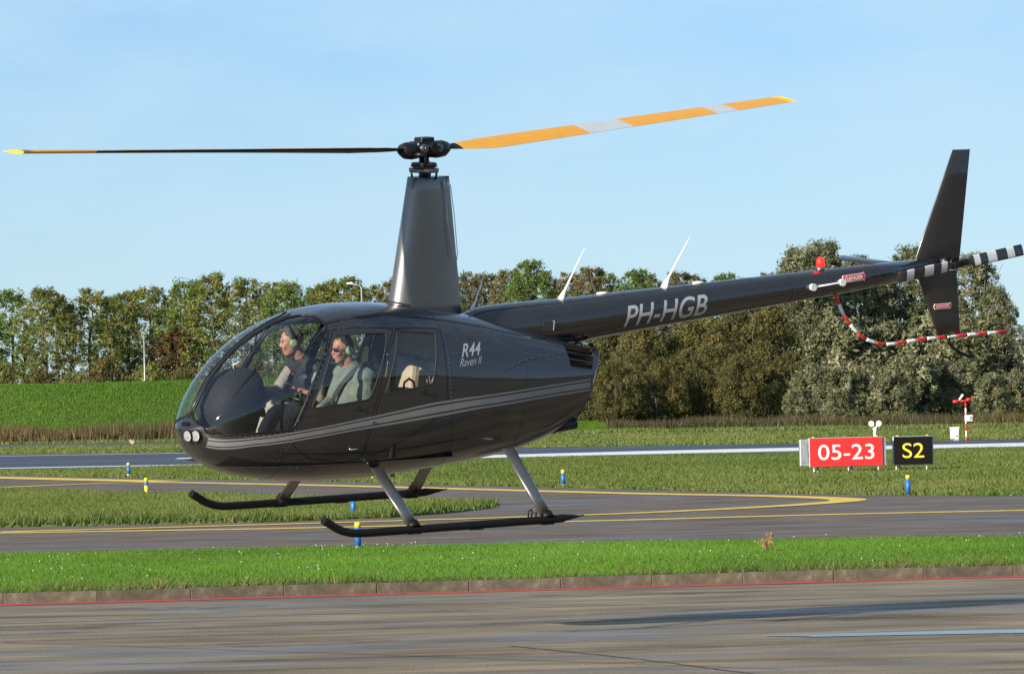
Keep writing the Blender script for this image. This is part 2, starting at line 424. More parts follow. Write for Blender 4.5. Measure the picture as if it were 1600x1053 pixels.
for k, (x, y, rx, ry) in enumerate([(-3.4, 68.2, 1.0, 0.5), (1.2, 69.3, 1.4, 0.45), (-1.9, 58.3, 0.8, 0.7), (3.3, 61.2, 1.2, 0.6), (-4.2, 63.6, 1.3, 0.8)]):
    sheet('oil_stain', blob(x, y, rx, ry, 20 + k), 0.003, M['stain'], ['dark stain by the kerb left of the nose', 'long dark stain along the kerb under the skid', 'round dark stain near the slanting crack', 'dark stain between puddle and shadow', 'broad faint stain on the plain apron side'][k], 'stain')

# kerb of single concrete stones
kerb = empty('kerb', (0, KY(0), 0)); tag(kerb, 'weathered concrete kerb between apron and grass strip', 'kerb', kind='structure')
def kerb_mat():
    m = bpy.data.materials.new('kerb_concrete'); nt, b, out = nodes_of(m)
    f = noise(nt, 7, 6, 0.7); oi = nt.nodes.new('ShaderNodeObjectInfo')
    c = ramp(nt, f, [(0.25, (0.038, 0.034, 0.02)), (0.45, (0.075, 0.06, 0.04)), (0.58, (0.105, 0.088, 0.062)), (0.75, (0.17, 0.147, 0.11))])
    h = nt.nodes.new('ShaderNodeHueSaturation'); mr = nt.nodes.new('ShaderNodeMapRange')
    mr.inputs['To Min'].default_value = 0.8; mr.inputs['To Max'].default_value = 1.15
    nt.links.new(oi.outputs['Random'], mr.inputs[0]); nt.links.new(mr.outputs[0], h.inputs['Value']); nt.links.new(c, h.inputs['Color'])
    nt.links.new(h.outputs[0], b.inputs['Base Color']); b.inputs['Roughness'].default_value = 0.9
    bump(nt, b, noise(nt, 40, 4, 0.7), 0.6, 0.006)
    return m
M['kerb'] = kerb_mat()
ks = MB(); ks.box((0, 0.08, 0.005), (0.9985, 0.16, 0.22), bev=0.010); ks_me = ks.mesh('kerb_stone', M['kerb'])
kang = math.atan(0.17); rk = random.Random(5)
for k in range(-9, 12):
    d = -0.03 + k * 1.0
    o = link('kerb_stone', ks_me, kerb, (d * math.cos(kang), d * math.sin(kang) + rk.uniform(-.004, .004), rk.uniform(-.004, .004)))
    o.rotation_euler = (0, 0, kang + rk.uniform(-.003, .003))

TAXI = [(-60, KY(-60) + 14), (-30, 80), (-8, 78), (0, 78), (8, 80), (30, 84), (70, 84), (70, 104), (30, 108), (9.54, 116.5), (8.93, 117.35), (7.0, 120.5), (5.42, 123.9), (2.48, 133), (0.98, 137.4), (-1.45, 144.2), (-4.32, 153.8), (-6.15, 158.5), (-8.77, 165), (-11.1, 170.8), (-13.8, 179), (-15.5, 184), (-24, 184), (-60, 184)]
sheet('taxiway', TAXI, 0.004, M['taxi'], 'grey brown asphalt taxiway winding behind the grass strip', 'taxiway')
RWN = [(-300, 196), (-15.9, 188), (-0.5, 188.6), (15.7, 187), (300, 172)]
RWF = [(300, 190), (17.6, 210), (9.2, 212), (4, 215.5), (-11, 227), (-17.8, 231), (-300, 330)]
sheet('runway', RWN + RWF, 0.004, M['runway'], 'dark blue grey asphalt runway crossing behind the helicopter', 'runway')
sheet('perimeter_road', [(-300, 330), (-21, 264), (-12.7, 258.5), (4.9, 262), (18.7, 247), (300, 130), (300, 140), (19.2, 252), (5.0, 268), (-13.4, 271), (-21.7, 279), (-300, 350)], 0.004, M['road'], 'narrow grey perimeter road below the weeds', 'road')
ribbon(smooth_path([(-16, 108), (-8.2, 105.9), (-4.07, 104.6), (-1.48, 104.6), (1.94, 104.9), (5.0, 105.6), (8.4, 105.4), (20, 105)]), 0.7, 0.010, M['line_y'], 'yellow_line', 'straight yellow taxi line running past the marker posts', 'line')
ribbon(smooth_path([(-8.2, 106.5), (-4.2, 107.4), (-0.07, 108.8), (2.04, 110.0), (4.1, 112.5), (5.36, 115.0), (5.81, 116.8), (5.63, 118.9), (4.49, 122.9), (2.38, 128), (-1.14, 138.3), (-3.55, 145.4), (-5.87, 151.6), (-8.6, 158.0), (-10.31, 157.6), (-12, 155.4), (-16, 150)]), 0.65, 0.014, M['line_y'], 'yellow_line', 'yellow taxi line bending back sharply near the red sign', 'line')
ribbon(smooth_path([(-8.3, 158.6), (-11.25, 166.7), (-13.3, 172.5), (-16, 180)]), 1.1, 0.018, M['line_y'], 'yellow_line', 'yellow taxi line branching off beyond the grass wedge', 'line')
sheet('white_marking', [(-1.2, 192.4), (3.6, 192.6), (8.3, 192), (12, 191), (16, 190.2), (40, 187), (40, 194), (16, 199.6), (8.7, 200.6), (3.8, 200.6), (-1.2, 199)], 0.010, M['line_w'], 'broad white touchdown marking on the runway beside the red sign', 'marking')
sheet('white_marking', [(-10.6, 208.2), (-3, 207), (-3, 210.5), (-10.6, 210.8)], 0.010, M['line_w'], 'short white runway marking beyond the helicopter nose', 'marking')
ribbon([(-60, 199), (-15.9, 194.6), (-9, 191.8), (-1.3, 190.2)], 1.6, 0.008, M['line_w'], 'white_line', 'thin white line along the near edge of the runway', 'line')
ribbon([(-60, 248), (-17.8, 230.4), (-11, 226.5), (-3, 221)], 0.9, 0.008, M['line_w'], 'white_line', 'faint white line along the far edge of the runway', 'line')
M['soil'] = mat('bare_soil', (0.10, 0.062, 0.035), 0.95, 0, 0.4, 3, bmp=0.8)
sheet('bare_soil', [(-60, 252), (-18, 232.5), (-11, 228.5), (-3, 223), (-3, 234), (-11, 238), (-18.5, 242), (-60, 262)], 0.006, M['soil'], 'strip of bare brown soil beside the runway edge', 'soil')

# ------------------------------------------------------------------ dike and grass
def dike_h(x):
    if x < -8: return 2.45
    if x < 2: t = (x + 8) / 10; return 2.45 * (1 - t) ** 1.3 + 0.30 * t
    if x < 8: t = (x - 2) / 6; return 0.30 * (1 - t * t * (3 - 2 * t))
    return 0.0
def dike_z(x, y):
    h = dike_h(x); y0 = 284; y1 = 300; y2 = 318; y3 = 340
    if y < y0 or y > y3: return -0.05
    if y < y1: t = (y - y0) / (y1 - y0); return h * (0.5 - 0.5 * math.cos(math.pi * t)) * 1.0
    if y < y2: return h
    t = (y - y2) / (y3 - y2); return h * (0.5 + 0.5 * math.cos(math.pi * t))
mb = MB(); V = []; F = []
XS = [-140 + 2.0 * i for i in range(76)]; YS = [283 + 1.5 * j for j in range(40)]
for y in YS:
    for x in XS: V.append((x, y, dike_z(x, y)))
for j in range(len(YS) - 1):
    for i in range(len(XS) - 1):
        a = j * len(XS) + i; F.append((a, a + 1, a + len(XS) + 1, a + len(XS)))
mb.add(V, F, 0, True)
dike = mb.build('dike', M['turf']); tag(dike, 'long green grass dike below the left tree row', 'hill', kind='structure')

M['grass1'] = mat_leaf('lawn_grass', [(0.0, (0.055, 0.125, 0.010)), (0.45, (0.105, 0.235, 0.02)), (0.8, (0.16, 0.30, 0.034)), (0.97, (0.22, 0.25, 0.07)), (1.0, (0.28, 0.23, 0.11))], 0.4)
M['grass2'] = mat_leaf('rough_grass', [(0.0, (0.06, 0.10, 0.016)), (0.5, (0.12, 0.17, 0.032)), (0.8, (0.18, 0.19, 0.06)), (1.0, (0.29, 0.23, 0.11))], 0.35)
M['grass3'] = mat_leaf('dike_grass', [(0.0, (0.05, 0.11, 0.008)), (0.5, (0.085, 0.18, 0.014)), (1.0, (0.13, 0.22, 0.03))], 0.4)
M['weed'] = mat_leaf('brown_weeds', [(0.0, (0.045, 0.045, 0.018)), (0.4, (0.09, 0.075, 0.03)), (0.75, (0.17, 0.105, 0.045)), (1.0, (0.26, 0.16, 0.075))], 0.3)

def in_poly(P, poly):
    x, y = P[:, 0], P[:, 1]; ins = np.zeros(len(P), bool); n = len(poly); j = n - 1
    for i in range(n):
        xi, yi = poly[i]; xj, yj = poly[j]
        c = ((yi > y) != (yj > y)) & (x < (xj - xi) * (y - yi) / (yj - yi + 1e-12) + xi)
        ins ^= c; j = i
    return ins

def blades(name, poly, n, h, w, zf, m, seed, label, lean=0.5, clump=0.5, cat='grass', tone=0.0, face_cam=True, patch=3.0):
    rg = np.random.default_rng(seed)
    xs = [p[0] for p in poly]; ys = [p[1] for p in poly]
    P = np.stack([rg.uniform(min(xs), max(xs), n * 3), rg.uniform(min(ys), max(ys), n * 3)], 1)
    P = P[in_poly(P, poly)][:n]; k = len(P)
    # patchy height and tone
    pat = 0.5 + 0.25 * np.sin(P[:, 0] * 1.7 / patch * 3 + 1.3 * np.sin(P[:, 1] * 0.9 / patch * 3)) + 0.25 * np.sin(P[:, 1] * 1.1 / patch + 2 * np.sin(P[:, 0] * 0.53))
    hh = rg.uniform(h[0], h[1], k) * (1 - clump * 0.5 + clump * pat)
    an = rg.uniform(-0.9, 0.9, k) if face_cam else rg.uniform(0, 6.28, k)
    dx, dy = np.cos(an) * w / 2, np.sin(an) * w / 2
    z = zf(P[:, 0], P[:, 1])
    lx, ly = rg.normal(0, lean, k) * hh, rg.normal(0, lean, k) * hh
    V = np.zeros((k, 3, 3)); V[:, 0] = np.stack([P[:, 0] - dx, P[:, 1] - dy, z - 0.005], 1); V[:, 1] = np.stack([P[:, 0] + dx, P[:, 1] + dy, z - 0.005], 1)
    V[:, 2] = np.stack([P[:, 0] + lx, P[:, 1] + ly, z + hh], 1)
    pat2 = 0.5 + 0.5 * np.sin(P[:, 0] * 0.31 / patch * 3 + 2.1 * np.sin(P[:, 1] * 0.11) + 0.7) * np.sin(P[:, 1] * 0.17 + 1.7 * np.sin(P[:, 0] * 0.23))
    rn = np.clip(rg.beta(2, 2.6, k) * 0.7 + pat * 0.22 + pat2 * 0.3 - 0.13 + tone, 0, 1)
    dead = rg.random(k) < 0.03; rn[dead] = 1.0
    me = fast_mesh(name, V.reshape(-1, 3), np.arange(3 * k).reshape(-1, 3), m, rn)
    o = link(name, me); tag(o, label, cat, kind='stuff'); return o

def strip_z(x, y):
    d = y - (71.75 + 0.17 * x); return np.where(d < 7, 0.10, np.clip(0.10 - (d - 7) * 0.0085, 0.01, 1))
STRIP = [(-40, KY(-40) + 0.16), (-12, KY(-12) + 0.16), (12, KY(12) + 0.16), (40, KY(40) + 0.16), (40, 84), (9, 87), (6.66, 87.9), (4.25, 89.9), (1.7, 90.7), (-0.06, 91.2), (-3.6, 91.8), (-7.1, 92.2), (-12, 93), (-40, 95)]
mb = MB(); V = []; F = []
for i in range(41):
    x = -40 + 2 * i
    yk = KY(x) + 0.15; ye = np.interp(x, [-40, -12, -7.1, -3.6, 0, 1.7, 4.25, 6.66, 9, 40], [95, 93, 92.2, 91.8, 91.2, 90.7, 89.9, 87.9, 87, 84])
    for t in (0, 0.1, 0.3, 0.4, 0.5, 0.6, 0.7, 0.8, 0.9, 1.0):
        y = yk + (ye - yk) * t; V.append((x, y, float(strip_z(x, y))))
for i in range(40):
    for j in range(9):
        a = i * 10 + j; F.append((a, a + 10, a + 11, a + 1))
mb.add(V, F, 0, True); o = mb.build('grass_strip', M['turf']); tag(o, 'raised turf strip behind the kerb', 'verge', kind='structure')
VIEW = lambda y, k=1.25: 0.0768 * y * k
core = [(-9.3, KY(-9.3) + .17), (9.3, KY(9.3) + .17), (9.3, 87.2), (6.66, 87.9), (4.25, 89.9), (1.7, 90.7), (-0.06, 91.2), (-3.6, 91.8), (-9.3, 92.4)]
blades('lawn_grass', core, 260000, (0.014, 0.046), 0.010, strip_z, M['grass1'], 1, 'short bright green grass on the strip behind the kerb', 0.5)
# tufts leaning over the kerb and at the far edge
edge = [(-9.3, KY(-9.3) + .11), (9.3, KY(9.3) + .11), (9.3, KY(9.3) + .42), (-9.3, KY(-9.3) + .42)]
blades('kerb_tufts', edge, 20000, (0.03, 0.13), 0.012, strip_z, M['grass2'], 2, 'ragged yellowish grass tufts overhanging the kerb stones', 0.8, clump=1.2, patch=0.8)
Z0 = lambda x, y: np.full_like(x, 0.005)
WEDGE = [(-30, 190), (-12.8, 154.8), (-11.8, 152.4), (-7.8, 140.5), (-5.27, 135.7), (-3.16, 129), (-1.73, 125.6), (-0.78, 123.2), (-0.36, 121.4), (-0.33, 120.1), (-0.52, 117.4), (-0.96, 114.5), (-2.13, 111), (-4.28, 109.8), (-8.5, 110.4), (-12, 110.8), (-40, 112)]
mb = MB(); mb.add([(x, y, 0.03) for x, y in WEDGE] + [(x, y, -0.03) for x, y in WEDGE], [list(range(len(WEDGE)))] + [(i, i + len(WEDGE), (i + 1) % len(WEDGE) + len(WEDGE), (i + 1) % len(WEDGE)) for i in range(len(WEDGE))])
o = mb.build('grass_wedge', M['turf']); tag(o, 'wedge of turf between the two taxiway branches', 'verge', kind='structure')
wv = [(-15, 152.4), (-11.8, 152.4)] + WEDGE[3:15] + [(-15, 110.9)]
blades('wedge_grass', wv, 110000, (0.03, 0.085), 0.024, lambda x, y: np.full_like(x, 0.03), M['grass2'], 3, 'rough olive grass on the wedge between taxiways', 0.5)
blades('wedge_edge_grass', [(-12, 110.7), (-8.5, 110.3), (-4.28, 109.7), (-2.13, 110.9), (-0.96, 114.4), (-0.3, 118), (-0.7, 118.4), (-1.4, 115), (-2.5, 111.7), (-4.3, 110.6), (-8.5, 111.2), (-12, 111.5)], 9000, (0.08, 0.20), 0.03, lambda x, y: np.full_like(x, 0.02), M['grass2'], 13, 'long grass hanging over the taxiway edge of the wedge', 0.4, clump=0.9, tone=-0.25, patch=1.2)
UP = [(-17, 186.8), (-15.5, 184.2), (-13.8, 179.2), (-11.1, 171), (-8.77, 165.2), (-6.15, 158.7), (-4.32, 154), (-1.45, 144.4), (0.98, 137.6), (2.48, 133.2), (5.42, 124.1), (7, 120.7), (8.93, 117.6), (12, 114.6), (17, 112), (24, 110.5), (24, 186), (17.5, 186.5), (-0.5, 188.2)]
blades('field_grass', UP, 260000, (0.03, 0.085), 0.036, Z0, M['grass2'], 4, 'rough field grass between the taxiway and the runway', 0.5)
blades('far_grass', [(-24, 244), (-11, 229), (4, 216.5), (9.2, 213), (24, 208), (26, 243), (18.7, 246.5), (5, 261), (-12.7, 257.5), (-24, 265)], 60000, (0.03, 0.10), 0.06, Z0, M['grass2'], 5, 'grass verge between the runway and the perimeter road', 0.5, tone=0.05)
blades('roadside_grass', [(-24, 282), (-13, 272), (5, 269), (19, 253), (26, 246), (26, 262), (16, 268), (5, 279), (-24, 292)], 24000, (0.05, 0.14), 0.07, Z0, M['grass2'], 6, 'grass edge beyond the perimeter road', 0.5)
dzv = np.vectorize(dike_z)
blades('dike_grass', [(-46, 286), (8.5, 286), (8.5, 300), (5, 302), (-46, 303)], 225000, (0.04, 0.11), 0.05, dzv, M['grass3'], 7, 'lush green grass covering the dike slope', 0.5)
blades('dry_weeds', [(-48, 292), (-32, 287.5), (-24, 284), (-13, 279.5), (-3, 277), (-3, 284), (-14, 288.5), (-32, 292), (-48, 296)], 38000, (0.25, 0.75), 0.06, lambda x, y: np.full_like(x, 0.0), M['weed'], 8, 'tall brown weeds along the foot of the dike', 0.25, clump=0.7)
blades('dry_weeds', [(4, 281), (8, 279), (13, 272), (21.5, 260), (30, 252), (48, 246), (48, 268), (30, 270), (14, 285), (4, 290)], 52000, (0.15, 0.48), 0.05, lambda x, y: np.full_like(x, 0.0), M['weed'], 9, 'tall brown weeds in front of the right hand willows', 0.25, clump=0.7, tone=-0.3)
# daisies and clover heads in the lawn
rg = np.random.default_rng(11)
P = np.stack([rg.uniform(-8, 8, 130), rg.uniform(73, 90, 130)], 1); P = P[in_poly(P, core)]
c = rg.uniform(-2.9, -1.2, 26); P = np.concatenate([P, np.stack([c, rg.uniform(89.4, 90.8, 26)], 1)])
mb = MB()
for (x, y) in P:
    z = float(strip_z(x, y)) + rg.uniform(0.05, 0.085); r = rg.uniform(0.004, 0.009)
    mb.add([(x - r, y, z), (x, y - r, z + 0.002), (x + r, y, z), (x, y + r, z + 0.002), (x, y, z + r * 1.2), (x, y, z - r)], [(0, 1, 4), (1, 2, 4), (2, 3, 4), (3, 0, 4), (1, 0, 5), (2, 1, 5), (3, 2, 5), (0, 3, 5)])
o = mb.build('daisies', M['white']); tag(o, 'tiny white daisies scattered over the grass strip', 'flowers', kind='stuff')

# ------------------------------------------------------------------ trees and bushes
LEAF = {
 'olive': mat_leaf('olive_leaves', [(0, (0.088, 0.114, 0.028)), (0.4, (0.175, 0.201, 0.049)), (0.75, (0.263, 0.271, 0.070)), (1, (0.385, 0.315, 0.105))], 0.42),
 'green': mat_leaf('green_leaves', [(0, (0.079, 0.123, 0.028)), (0.5, (0.158, 0.228, 0.049)), (1, (0.263, 0.315, 0.079))], 0.42),
 'rust': mat_leaf('rusty_leaves', [(0, (0.08, 0.055, 0.025)), (0.5, (0.17, 0.105, 0.045)), (1, (0.26, 0.165, 0.07))], 0.42),
 'brown': mat_leaf('thin_autumn_leaves', [(0, (0.09, 0.085, 0.035)), (0.5, (0.18, 0.165, 0.065)), (1, (0.29, 0.245, 0.12))], 0.42),
 'willow': mat_leaf('silver_willow_leaves', [(0, (0.06, 0.07, 0.03)), (0.5, (0.19, 0.20, 0.10)), (0.85, (0.30, 0.30, 0.17)), (1, (0.45, 0.44, 0.29))], 0.36),
 'haw': mat_leaf('hedge_leaves', [(0, (0.06, 0.066, 0.022)), (0.5, (0.135, 0.13, 0.04)), (0.85, (0.21, 0.175, 0.06)), (1, (0.28, 0.19, 0.07))], 0.42),
}
M['bark'] = mat('bark', (0.085, 0.07, 0.055), 0.9, 0, 0.3, 10, bmp=0.6)

def tree_meshes(kind, seed, H, rad, base, nclump, nleaf, leaf, elong=1.6, spread=0.32, shape='oval', trunks=1, lean=0.12):
    """trunk mesh with limbs + crown mesh of single leaf faces, both with origin at the foot; H total height"""
    rg = np.random.default_rng(seed); rnd = random.Random(seed)
    tb = MB(); tips = []
    for t in range(trunks):
        ang = rnd.uniform(0, 6.28); ox = 0.35 * rad * (t > 0) * math.cos(ang); oy = 0.35 * rad * (t > 0) * math.sin(ang)
        pts = []; hh = H * rnd.uniform(0.82, 0.95)
        for k in range(8):
            f = k / 7; pts.append((ox * (1 + f) + lean * H * f * f * 0.4 + rnd.uniform(-.05, .05) * f * H * 0.3, oy * (1 + f) + rnd.uniform(-.05, .05) * f * H * 0.3, hh * f - 0.1 * (k == 0)))
        r0_ = H * 0.016
        tb.tube(pts, [r0_ * (1.25 - 1.15 * k / 7) for k in range(8)], 7)
        for b in range(max(4, int(16 / trunks))):
            f = rnd.uniform(max(base * 0.8, 0.12), 0.92); i = min(int(f * 7), 6); q = Vector(pts[i]).lerp(Vector(pts[i + 1]), f * 7 - i)
            a = rnd.uniform(0, 6.28); L = rad * rnd.uniform(0.55, 1.0) * (1.15 - 0.5 * f)
            e = q + Vector((math.cos(a) * L, math.sin(a) * L, L * rnd.uniform(0.5, 1.1)))
            m_ = q.lerp(e, 0.5) + Vector((0, 0, -0.08 * L))
            tb.tube([q, m_, e], [r0_ * 0.45 * (1.1 - f), r0_ * 0.28 * (1.1 - f), r0_ * 0.08], 5); tips.append((e, m_))
    # clump centres through the crown volume
    C = []
    while len(C) < nclump:
        f = rnd.uniform(base, 1.0)
        if shape == 'col' and kind != 'willow' and rnd.random() > 0.3 + 0.9 * f: continue
        g = (f - base) / (1 - base)
        if shape == 'oval': rr = rad * (math.sin(math.pi * min(g * 0.9 + 0.1, 1)) ** 0.55)
        elif shape == 'round': rr = rad * math.sqrt(max(1 - (1.9 * g - 0.9) ** 2, 0.02)) if g > 0.0 else rad
        else: rr = rad * (0.62 + 0.5 * math.sin(math.pi * min(g * 0.85 + 0.12, 1))) * (1.0 if g < 0.8 else 1 - 0.5 * (g - 0.8) / 0.2)
        d = math.sqrt(rnd.uniform(0.05, 1.0)) * rr; a = rnd.uniform(0, 6.28)
        C.append((math.cos(a) * d + lean * H * f * f * 0.4, math.sin(a) * d, f * H * 0.97))
    C = np.array(C); k = len(C)
    per = max(int(nleaf / k), 3)
    cs = rg.uniform(0.45, 1.5, k) * spread * rad
    idx = np.repeat(np.arange(k), per)
    off = rg.normal(0, 1, (len(idx), 3)); off *= (rg.random((len(idx), 1)) ** 0.33) / np.linalg.norm(off, axis=1, keepdims=True)
    P = C[idx] + off * cs[idx, None] * np.array([1, 1, 1.15]) + rg.normal(0, 0.04, (len(idx), 3)) * rad * (rg.random((len(idx), 1)) < 0.5)
    P[:, 2] = np.clip(P[:, 2], 0.05, H * 1.03)
    n = len(P)
    a1 = rg.normal(0, 1, (n, 3)); a1[:, 2] = a1[:, 2] * 0.7 - 0.25; a1 /= np.linalg.norm(a1, axis=1, keepdims=True)
    nn = off / (np.linalg.norm(off, axis=1, keepdims=True) + 1e-6) * 0.8 + rg.normal(0, 0.6, (n, 3)); nn[:, 2] += 0.35
    a2 = np.cross(nn, a1); a2 /= (np.linalg.norm(a2, axis=1, keepdims=True) + 1e-6)
    s = leaf * rg.uniform(0.6, 1.3, (n, 1))
    V = np.stack([P - a1 * s * elong * 0.5, P + a2 * s * 0.5, P + a1 * s * elong * 0.5, P - a2 * s * 0.5], 1).reshape(-1, 3)
    ct = rg.normal(0, 0.21, k)
    rn = np.clip(0.45 + ct[idx] + rg.normal(0, 0.17, n), 0, 1)
    crown = fast_mesh('crown', V, np.arange(4 * n).reshape(-1, 4), LEAF[kind], rn)
    trunk = tb.mesh('trunk', M['bark'])
    return trunk, crown, H

VAR = {}
for i in range(4): VAR['tall%d' % i] = tree_meshes('olive' if i != 1 else 'green', 20 + i, 8.0, 1.45, 0.10, 330, 12500, 0.075, 1.5, 0.115, 'col', 1 + (i % 2), 0.05)
VAR['rust'] = tree_meshes('rust', 30, 5.0, 1.2, 0.1, 240, 13000, 0.07, 1.5, 0.16, 'oval', 2, 0.03)
for i in range(2): VAR['under%d' % i] = tree_meshes('olive' if i else 'haw', 33 + i, 2.6, 1.1, 0.03, 160, 11000, 0.06, 1.5, 0.18, 'round', 3, 0.0)
for i in range(3): VAR['thin%d' % i] = tree_meshes('brown' if i != 2 else 'green', 40 + i, 8.5, 1.4, 0.08, 400, 15500, 0.068, 1.6, 0.11, 'col', 2, 0.06)
for i in range(3): VAR['willow%d' % i] = tree_meshes('willow', 50 + i, 8.4, 1.75, 0.03, 360, 30000, 0.062, 3.0, 0.125, 'col', 3, 0.05)
for i in range(3): VAR['haw%d' % i] = tree_meshes('haw', 60 + i, 3.4, 1.2, 0.02, 230, 18000, 0.055, 1.5, 0.145, 'round', 3, 0.0)
for i in range(2): VAR['shrub%d' % i] = tree_meshes('willow', 66 + i, 2.2, 1.05, 0.02, 170, 13000, 0.052, 2.8, 0.16, 'round', 3, 0.0)

def plant(name, var, x, y, h, label, cat, group, sx=1.0, rz=None, rnd=random.Random(77)):
    tr, cr, H = VAR[var]
    e = empty(name, (x, y, -0.02)); s = h / H
    e.scale = (s * sx, s * sx, s); e.rotation_euler = (0, 0, rnd.uniform(0, 6.28) if rz is None else rz)
    link('trunk', tr, e); link('crown', cr, e)
    tag(e, label, cat, group); return e

TL = ['slim single stemmed olive tree in the row behind the dike', 'fresh green twin stemmed tree in the row behind the dike', 'broad single stemmed olive tree in the row behind the dike', 'twin stemmed olive tree in the row behind the dike']
AL = ['thin brownish autumn tree in the wood behind the tail boom', 'fuller brown autumn tree in the wood behind the tail boom', 'still green tree among the brown wood behind the tail boom']
LEFT = [(-29.6, 372, 7.3), (-27.3, 365, 7.5), (-25.2, 360, 7.5), (-26.2, 385, 7.2), (-22.9, 362, 7.5), (-22.4, 378, 7.2), (-20.9, 366, 7.3), (-20.0, 372, 7.7), (-19.2, 385, 7.6), (-17.4, 364, 7.8), (-16.0, 362, 8.1), (-14.9, 374, 8.1), (-13.7, 384, 7.9), (-12.6, 372, 7.7)]
for i, (x, y, h) in enumerate(LEFT):
    plant('row_tree', 'tall%d' % (i % 4), x, y, h * 1.05, TL[i % 4], 'tree', 'tree row behind the dike', 1.1 + 0.35 * ((i * 7) % 5) / 5)
e = plant('rusty_tree', 'rust', -18.3, 363.5, 5.6, 'rust brown leaved tree right beside the straight lamp post', 'tree', None, 1.35)
for i in range(11):
    x = -29 + i * 1.9
    plant('undergrowth_bush', 'under%d' % (i % 2), x, 350 + (i * 7) % 9, 2.9 + 1.1 * ((i * 5) % 7) / 7, ['brown tinged low bush under the tree row on the dike', 'olive green low bush under the tree row on the dike'][i % 2], 'bush', 'undergrowth below the tree row', 0.8)
MID = [(-11.6, 396, 8.1), (-10.6, 390, 8.3), (-9.4, 385, 8.6), (-8.4, 402, 8.3), (-7.0, 392, 8.5), (-5.6, 400, 8.8), (-4.2, 396, 8.6), (-2.8, 400, 8.9), (-1.5, 408, 8.9), (-0.2, 398, 8.9), (0.9, 392, 9.4), (2.2, 404, 8.9), (3.5, 410, 8.9), (4.8, 400, 9.0), (6.1, 410, 8.8), (7.4, 404, 8.9), (8.7, 412, 8.7), (10.0, 400, 8.6), (11.4, 408, 8.5), (12.7, 402, 8.5), (14.2, 410, 8.3), (15.5, 404, 8.5), (17.0, 410, 8.2), (19, 405, 8.0)]
for i, (x, y, h) in enumerate(MID):
    if x < -7.5: plant('row_tree', 'tall%d' % ((i + 1) % 4), x, y, h, TL[(i + 1) % 4], 'tree', 'tree row behind the dike', 1.1 + 0.35 * ((i * 7) % 5) / 5)
    else: plant('autumn_tree', 'thin%d' % ((i * 2 + i // 3) % 3), x, y, h, AL[(i * 2 + i // 3) % 3], 'tree', 'autumn trees behind the tail boom', 1.15)
for i in range(16):
    plant('wood_edge_bush', 'under%d' % (i % 2), -8 + i * 1.7, 372 + (i * 5) % 11, 4.2 + ((i * 3) % 5) * 0.35, ['brownish bush filling the wood edge behind the tail boom', 'olive bush filling the wood edge behind the tail boom'][i % 2], 'bush', 'bushes below the autumn trees', 0.8)
RIGHT = [(13.9, 322, 8.4, 0), (15.5, 330, 8.8, 1), (16.9, 326, 8.0, 2), (18.9, 340, 7.3, 0), (19.7, 328, 8.4, 1), (21.2, 336, 7.6, 2), (22.3, 322, 7.9, 0), (23.0, 318, 6.2, 1), (24.6, 316, 4.2, 2)]
WL = ['tall silvery willow rising just ahead of the red beacon',
      'tall silvery willow standing right behind the red beacon',
      'silvery willow behind the danger arrow on the boom',
      'lower willow showing behind the small stabilizer',
      'silvery willow whose crown shows just ahead of the upper fin',
      'silvery willow mostly covered by the lower fin',
      'broad silvery willow behind the tail rotor hub and tail skid',
      'silvery willow behind the free end of the striped guard',
      'low dark willow standing behind the red and white sensor mast']
for i, (x, y, h, v) in enumerate(RIGHT):
    plant('willow_tree', 'willow%d' % v, x, y, h, WL[i], 'tree', 'willows beyond the runway', 1.0)
HAW = [(2.2, 302, 3.2), (3.4, 300, 3.4), (4.5, 296, 3.0), (5.6, 304, 3.4), (6.7, 298, 3.0), (7.9, 304, 3.4), (8.9, 300, 3.6), (9.9, 294, 3.1), (11.2, 302, 3.7), (12.2, 296, 3.2), (6.2, 312, 4.6), (8.4, 314, 4.9), (10.4, 312, 5.2), (12.2, 316, 5.4)]
for i, (x, y, h) in enumerate(HAW):
    plant('hedge_bush', 'haw%d' % (i % 3), x, y, h, 'tall rear bush rising above the hedge under the tail boom' if h > 4 else 'dense olive brown front bush in the hedge under the tail boom', 'bush', 'hedge bushes under the tail boom', 1.0)
SHR = [(13.2, 292, 2.6), (14.2, 290, 2.4), (15.3, 292, 2.5), (16.3, 289, 2.2), (12.2, 285, 1.6), (13.9, 284, 1.5), (17.4, 294, 2.9), (18.6, 296, 2.8), (20.0, 300, 2.5), (21.1, 294, 2.0), (22.4, 298, 2.0), (15.0, 308, 4.6), (17.4, 310, 4.4), (19.6, 310, 4.8), (21.4, 308, 4.6)]
for i, (x, y, h) in enumerate(SHR):
    plant('willow_shrub', 'shrub%d' % (i % 2), x, y, h, 'tall grey green shrub filling the gap between two willow trunks' if h > 4 else ('knee high grey green shrub at the edge of the weeds' if h < 1.8 else 'rounded grey green willow shrub in front of the willows'), 'bush', 'willow shrubs at the runway edge', 1.0)

# the same belts of trees carry on beyond both sides of the view
rx = random.Random(21)
for k in range(11):
    plant('row_tree', 'tall%d' % (k % 4), -31.5 - k * 1.9, 364 + rx.uniform(-6, 14), rx.uniform(7.0, 8.2), TL[k % 4], 'tree', 'tree row behind the dike', 1.25)
for k in range(10):
    plant('willow_tree', 'willow%d' % (k % 3), 26.8 + k * 2.1, 320 + rx.uniform(-6, 14), rx.uniform(5.5, 8.2), 'silvery willow farther along the belt past the sensor mast', 'tree', 'willows beyond the runway', 1.1)
    plant('willow_shrub', 'shrub%d' % (k % 2), 24.6 + k * 2.2, 294 + rx.uniform(-4, 6), rx.uniform(1.9, 2.6), 'rounded grey green willow shrub in front of the willows', 'bush', 'willow shrubs at the runway edge', 1.1)

